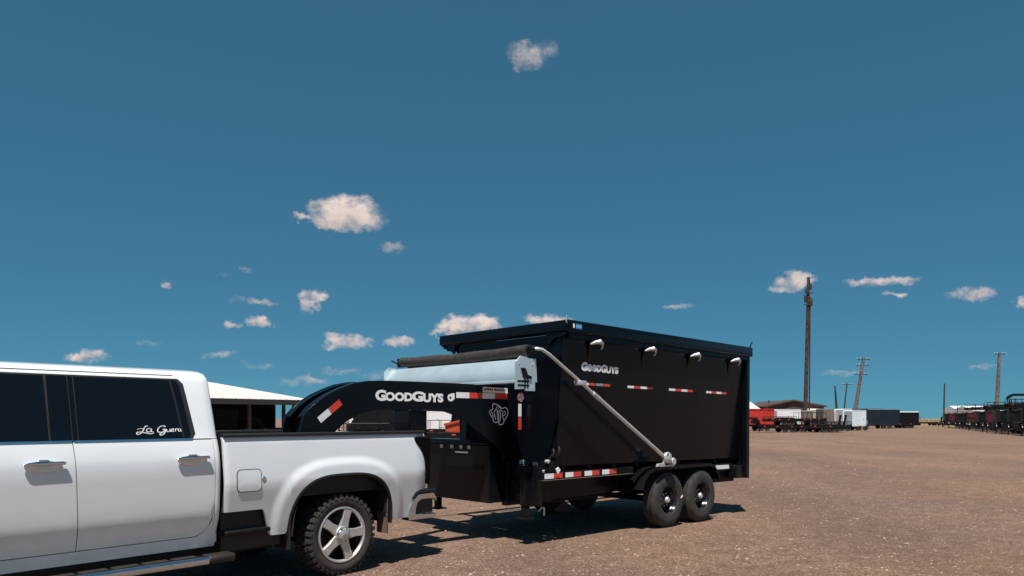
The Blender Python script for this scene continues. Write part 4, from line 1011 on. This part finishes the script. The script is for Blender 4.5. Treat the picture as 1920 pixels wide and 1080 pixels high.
MB().prism([(1.2, 3.3), (9, PZ(753, 159)), (17, 3.3), (17, 3.1), (1.2, 3.1)], x0 - .4, x1 - .7, axis='x').build('left_wing_roof', creamroof, hb)
MB().prism([(2.2, 3.3), (9, 3.75), (17, 3.3), (17, 3.1), (2.2, 3.1)], x2 + .7, x3, axis='x').build('right_wing_roof', darkwall, hb)
MB().prism([(-3, 3.0), (.6, 3.75), (.6, 3.6), (-3, 2.85)], PX(1508, 150) - PX(1487, 150), PX(1546, 150) - PX(1487, 150), axis='x').build('porch_roof', creamroof, hb)
MB().tube([(PX(1458, 150) - PX(1487, 150), 5, 3.5), (PX(1458, 150) - PX(1487, 150), 5, 5.4)], .15, 8).build('roof_vent', darkwall, hb)
# right hand row running towards the camera
n = 21
pA = Vector((PX(1772, 132), 132)); pB = Vector((PX(1950, 60), 60))
rs = random.Random(21)
dA = dumper('dump_trailer', 'black dump trailer parked nose out in the long row at the right edge', (0, 0, 0), 0, blackm, L=4.2, h=1.5, group='trailers in the row along the right edge')
dB = dumper('dump_trailer', 'maroon dump trailer parked nose out in the long row at the right edge', (0, 0, 0), 0, maroon, L=4.2, h=1.5, group='trailers in the row along the right edge')
fA = flatbed('flatbed_trailer', 'black railed flatbed trailer in the long row at the right edge', (0, 0, 0), 0, L=5.5, rails=.5, group='trailers in the row along the right edge')
gA = flatbed('gooseneck_trailer', 'black gooseneck flatbed trailer in the long row at the right edge', (0, 0, 0), 0, L=6, neck=True, group='trailers in the row along the right edge')
protos = {'d': dA, 'm': dB, 'f': fA, 'g': gA}; trees = {k: build_tree(v) for k, v in protos.items()}; first = set()
row = 'dfmddfdmgmddmfmddfdmd'
rdir = (pB - pA).normalized(); nrm = Vector((rdir.y, -rdir.x)); nrm = -nrm if nrm.x > 0 else nrm   # nose points to the left across the aisle
rows_pos = []
for i, k in enumerate(row):
    q = pA.lerp(pB, i / (n - 1)); c = protos[k] if k not in first else copy_tree(trees[k]); first.add(k)
    c.location = (q.x + rs.uniform(0, .8) + (2.2 if k == 'g' else 0), q.y, 0); c.rotation_euler = (0, 0, math.atan2(-nrm.y, -nrm.x) + rs.uniform(-.08, .08)); rows_pos.append(q)
    kn = {'d': 'black dump trailer', 'm': 'maroon dump trailer', 'f': 'black railed flatbed', 'g': 'black gooseneck flatbed'}[k]
    nm_ = row[:i + 1].count(k); tot = row.count(k)
    ordn = ('farthest', 'second farthest', 'third farthest', 'fourth farthest', 'fifth farthest', 'sixth farthest', 'seventh farthest', 'eighth farthest', 'ninth farthest', 'tenth farthest')[nm_ - 1] if nm_ < tot else 'nearest'
    c['label'] = f'{ordn} {kn} parked nose out in the right hand row' if tot > 1 else f'only {kn} parked nose out in the right hand row'
# machines stacked on top of the row
for (i, k, dz, lab) in ((6, 'f', 2.42, 'farthest black flatbed stacked on top of a dump trailer in the right row'), (11, 'f', 2.42, 'black flatbed stacked on a dump trailer left of the pale topped pole'),
                       (15, 'f', 2.42, 'black flatbed stacked on a dump trailer under the pale topped pole'), (16, 'g', 2.42, 'black gooseneck flatbed stacked high right of the pale topped pole'),
                       (18, 'f', 2.42, 'black flatbed stacked on a dump trailer near the right edge'), (20, 'g', 2.42, 'black gooseneck flatbed stacked high at the very right edge')):
    c = copy_tree(trees[k]); q = pA.lerp(pB, i / (n - 1)); c.location = (q.x + (1.0 if k == 'f' else 3.2), q.y + .1, dz); c.rotation_euler = (0, 0, math.atan2(-nrm.y, -nrm.x) + .05); c['label'] = lab
    del c['group']
# second line behind it
for i in range(12):
    k = 'dfddgdddfddd'[i]; c = copy_tree(trees[k]); q = pA.lerp(pB, (i + .5) / 12); c.location = (q.x + 8.5, q.y + 3, 0); c.rotation_euler = (0, 0, math.atan2(-nrm.y, -nrm.x))
    c['label'] = 'black trailer in the second line behind the right hand row'; c['group'] = 'trailers in the second line on the right'
# far trailers beyond the gap
for i, px in enumerate((1730, 1748)):
    c = copy_tree(trees['f']); c.location = (PX(px, 165), 165, 0); c.rotation_euler = (0, 0, R(5)); c['label'] = ('railed black flatbed seen far off at the left of the gap', 'railed black flatbed seen far off at the right of the gap')[i]
    del c['group']
# pale sheds behind the right hand row
def shed(name, label, px0, px1, Y, zt, ze, depth, roofm, wallm):
    t = thing(name, label, 'shed', (PX(px0, Y), Y, 0)); w = PX(px1, Y) - PX(px0, Y)
    MB().box(0, w, 0, depth, 0, ze).build('wall', wallm, t)
    MB().prism([(-.6, ze), (depth / 2, zt), (depth + .6, ze), (depth + .6, ze - .2), (-.6, ze - .2)], -.6, w + .6, axis='x').build('roof', roofm, t); return t
shed('metal_shed', 'long low shed with a white roof behind the right hand row of trailers', 1800, 1838, 190, PZ(761, 193), PZ(771, 190), 7, whitep, whitep)
shed('metal_shed', 'white roofed shed peeping out beside the right hand power pole', 1826, 1868, 150, PZ(761, 153), PZ(769, 150), 6, whitep, whitep)
# poles
def pole(label, px0, pyb, px1, pyt, Y, r0, r1, material, arms=(), name='utility_pole'):
    x0, x1, zt = PX(px0, Y), PX(px1, Y), PZ(pyt, Y)
    # the leaning pole is carried on down to the ground along its own line
    zb = PZ(pyb, Y); k = (x1 - x0) / (zt - zb); xg = x0 - k * zb
    t = thing(name, label, 'utility pole', (xg, Y, 0))
    MB().tube([(0, 0, -.2), ((x0 - xg) * .5 + (x1 - xg) * .0, 0, zb * .5), (x0 - xg, 0, zb), (x1 - xg, 0, zt)], [r0, r0 * .98, r0 * .95, r1], 10).build('shaft', material, t)
    for (py, hw, rr_) in arms:
        z = PZ(py, Y); xc = (z - 0) * k
        a = MB().box(xc - hw, xc + hw, -.25, -.10, z - .08, z + .08).build('crossarm', wood, t)
        for s_ in (-.95, -.5, .5, .95): MB().lathe([(0, 0), (.07, .03), (.09, .12), (.05, .22), (0, .26)], (xc + hw * s_, -.175, z + .08), 8, axis='z').build('insulator', galv, a)
    return t, k
t, k = pole('tall thick dark wooden pole with equipment clamped to its top, behind the white cargo trailer', 1510.5, 757, 1516, 520, 112, .32, .20, wood)
z1 = PZ(575, 112)
MB().tube([(z1 * k * .55 + .42, .05, 0.1), (z1 * k + .34, .05, z1 + 1.5)], .12, 8).build('cable_conduit', wood, t)
for (dx, py, w_, h_) in ((-.45, 560, .20, .55), (.42, 566, .24, .6), (-.38, 545, .14, .35), (.30, 537, .18, .5), (.05, 526, .16, .5)):
    z = PZ(py, 112); MB().lathe([(0, -h_), (w_ * .8, -h_), (w_, -h_ * .6), (w_, h_ * .6), (w_ * .6, h_), (0, h_)], (z * k + dx, -.1, z), 10, axis='z').build('transformer_can', darkwall, t)
for py in (550, 572): z = PZ(py, 112); MB().box(z * k - .65, z * k + .65, -.35, -.2, z - .06, z + .06).build('crossarm', wood, t)
pole('leaning power pole with two crossarms behind the pale blue trailer', 1606, 755, 1619, 672, 165, .42, .28, woodpale, ((674, 1.5, 0), (685, 1.55, 0), (702, 1.5, 0)))
pole('far slim power pole with one crossarm left of the leaning pole', 1584, 757, 1588, 719, 210, .22, .16, darkwall, ((721, 1.5, 0),))
pole('bare short pole without crossarms behind the taupe trailer', 1568, 757, 1565.5, 724, 180, .28, .18, darkwall)
pole('thin bare pole standing alone at the gap between the two groups', 1770, 765, 1771, 719, 150, .16, .14, darkwall)
pole('pale topped power pole rising out of the right hand row', 1870, 745, 1874, 662, 150, .42, .26, woodpale, ((664, 1.1, 0),))

# ------------------------------------------------------------------ the open shed on the left, behind the pickup
B = Vector((PX(575, 64), 64)); ev = Vector((-.62, -.78)).normalized(); dv_ = Vector((-20, 16)).normalized()
sd = thing('open_shed', 'wide open fronted shed with a pale sheet roof behind the white pickup', 'shed', (B.x, B.y, 0), math.atan2(ev.y, ev.x))
# local x runs along the eave towards the left and near, local y = into the shed after mirroring
perp = Vector((-ev.y, ev.x)); sg = 1 if perp.dot(dv_) > 0 else -1
ZE, ZR = PZ(750.5, 64), 6.3
Ls, Dp = 34, 25
P = lambda x, y, z: (x, sg * y, z)
m = MB(); m.add([P(-.3, -.5, ZE), P(Ls, -.5, ZE), P(Ls, Dp, ZR), P(-.3, Dp, ZR), P(-.3, -.5, ZE - .22), P(Ls, -.5, ZE - .22), P(Ls, Dp, ZR - .22), P(-.3, Dp, ZR - .22)], [(0, 1, 2, 3), (7, 6, 5, 4), (0, 4, 5, 1), (1, 5, 6, 2), (2, 6, 7, 3), (3, 7, 4, 0)]); m.build('roof', creamroof, sd)
for x in lin(0, Ls - .4, 30):
    MB().add([P(x, -.5, ZE + .004), P(x + .09, -.5, ZE + .004), P(x + .09, Dp, ZR + .004), P(x, Dp, ZR + .004), P(x + .02, -.5, ZE + .06), P(x + .07, -.5, ZE + .06), P(x + .07, Dp, ZR + .06), P(x + .02, Dp, ZR + .06)],
             [(0, 1, 5, 4), (1, 2, 6, 5), (2, 3, 7, 6), (3, 0, 4, 7), (4, 5, 6, 7)]).build('roof_seam', creamroof, sd)
m = MB(); m.add([P(-.3, Dp, ZR), P(Ls, Dp, ZR), P(Ls, 2 * Dp, ZE), P(-.3, 2 * Dp, ZE), P(-.3, Dp, ZR - .22), P(Ls, Dp, ZR - .22), P(Ls, 2 * Dp, ZE - .22), P(-.3, 2 * Dp, ZE - .22)], [(0, 1, 2, 3), (7, 6, 5, 4), (0, 4, 5, 1), (1, 5, 6, 2), (2, 6, 7, 3), (3, 7, 4, 0)]); m.build('roof', creamroof, sd)
MB().box(-.3, Ls, -.56 if sg > 0 else .50, -.50 if sg > 0 else .56, ZE - .45, ZE - .02).build('fascia', darkwall, sd)
for i, x in enumerate((1.2, 2.2, 5.4, 11, 17, 23, 29)): MB().box(x, x + .22, -.12, .12, 0, ZE - .22).build('post', darkwall if i < 2 else woodpale if False else brownwall, sd)
for i, x in enumerate((0, 8, 16, 24, 33)): MB().box(x, x + .25, sg * Dp - .15, sg * Dp + .15, 0, ZR - .25).build('post', brownwall, sd)
a0, a1 = sorted((sg * (Dp - 1.2), sg * (Dp - 1.0))); MB().box(3.2, Ls, a0, a1, 0, ZR - .5).build('back_wall', darkwall, sd)
m = MB(); m.prism([(sg * 4.6, 0), (sg * (Dp - .1), 0), (sg * (Dp - .1), ZR - .30), (sg * 4.6, ZE + (ZR - ZE) * 4.6 / (Dp + .5) - .28)], .0, .12, axis='x'); m.build('end_wall', darkwall, sd)
for yy in lin(5.2, Dp - 1, 9): MB().box(-.08, -.002, sg * yy - .06, sg * yy + .06, 0, ZE + (ZR - ZE) * yy / (Dp + .5) - .35).build('wall_post', brownwall, sd)
def into(x, y): v = B + ev * x + dv_ * y; return (v.x, v.y, 0)
c = copy_tree(trees['d']); c.location = into(9, 4); c.rotation_euler = (0, 0, R(20)); c['label'] = 'black dump trailer under the open shed, just above the front of the pickup bed'; del c['group']
c = copy_tree(trees['f']); c.location = into(6.5, 6); c.rotation_euler = (0, 0, R(25)); c['label'] = 'railed black flatbed trailer parked under the open shed'; del c['group']
c = copy_tree(trees['g']); c.location = into(3.5, 1.5); c.rotation_euler = (0, 0, R(15)); c['label'] = 'black gooseneck flatbed in front of the right end of the open shed'; del c['group']
cargo('cargo_trailer', 'small white enclosed trailer seen beyond the shed, left of the trailer neck', (PX(548, 82), 82, 0), R(10), whitep, L=1.3, w=1.6, h=1.25)
# seen through the openings below the gooseneck
c = copy_tree(trees['g']); c.location = (PX(722, 42), 42, 0); c.rotation_euler = (0, 0, R(-12)); c['label'] = 'black gooseneck flatbed seen through the front opening under the neck'; del c['group']
cargo('cargo_trailer', 'white enclosed trailer half hidden by the gooseneck flatbed seen under the front of the neck', (PX(655, 62), 62, 0), R(4), whitep, L=3.4, h=1.35)
flatbed('flatbed_trailer', 'black railed trailer seen through the front opening under the neck', (PX(610, 38), 38, 0), R(6), L=3.2, w=1.9, rails=.62, ramps=False)
cargo('cargo_trailer', 'white enclosed trailer seen through the rear opening under the neck', (PX(790, 70), 70, 0), R(3), whitep, L=3.6, h=2.0)
flatbed('flatbed_trailer', 'low black railed flatbed seen through the rear opening under the neck', (PX(800, 55), 55, 0), R(2), L=4.4, rails=.75, ramps=False)
def loader(loc, rz):
    t = thing('compact_loader', 'small orange loader machine seen through the rear opening under the neck', 'loader', loc, rz)
    MB().prism([(0, .5), (0, 1.15), (.5, 1.3), (1.5, 1.25), (1.9, 1.0), (1.9, .5)], .25, 1.25).build('engine_hood', orange, t, bevel=.05)
    MB().prism([(.35, 1.3), (.45, 2.0), (1.15, 2.0), (1.25, 1.28)], .35, 1.15).build('cab', glass, t, bevel=.03)
    MB().box(.30, 1.30, .28, 1.22, 2.0, 2.08).build('cab_roof', orange, t, bevel=.02)
    for y in (.15, 1.27): MB().prism([(-.1, 1.1), (1.5, 1.5), (2.5, .6), (2.6, .7), (1.55, 1.66), (-.1, 1.25)], y, y + .08).build('lift_arm', orange, t)
    MB().prism([(2.5, .1), (2.5, .8), (2.6, .8), (2.65, .25), (3.1, .15), (3.1, .1)], .0, 1.5).build('bucket', blackm, t)
    for x in (.25, 1.45):
        small_wheel(t, x, .0, .36, .24); small_wheel(t, x, 1.5, .36, .24, sgn=-1)
loader((PX(836, 50), 50, 0), R(8))
c = copy_tree(trees['d']); c.location = (PX(662, 53), 53, -.0); c.rotation_euler = (0, 0, R(5)); c['label'] = 'black dump trailer in the front opening under the neck, beside the low gooseneck flatbed'; del c['group']
# dry grass beyond the yard
gr = MB().add([(60, 150, .01), (260, 150, .01), (1500, 2600, .01), (300, 2600, .01)], [(0, 1, 2, 3)])
go = gr.build('dry_grass_field', mat('dry_grass', (0.30, 0.20, 0.10), 0.95, color2=(0.20, 0.14, 0.08), vscale=.2), fix=False); tag(go, 'strip of dry yellow grass beyond the yard', kind='structure')
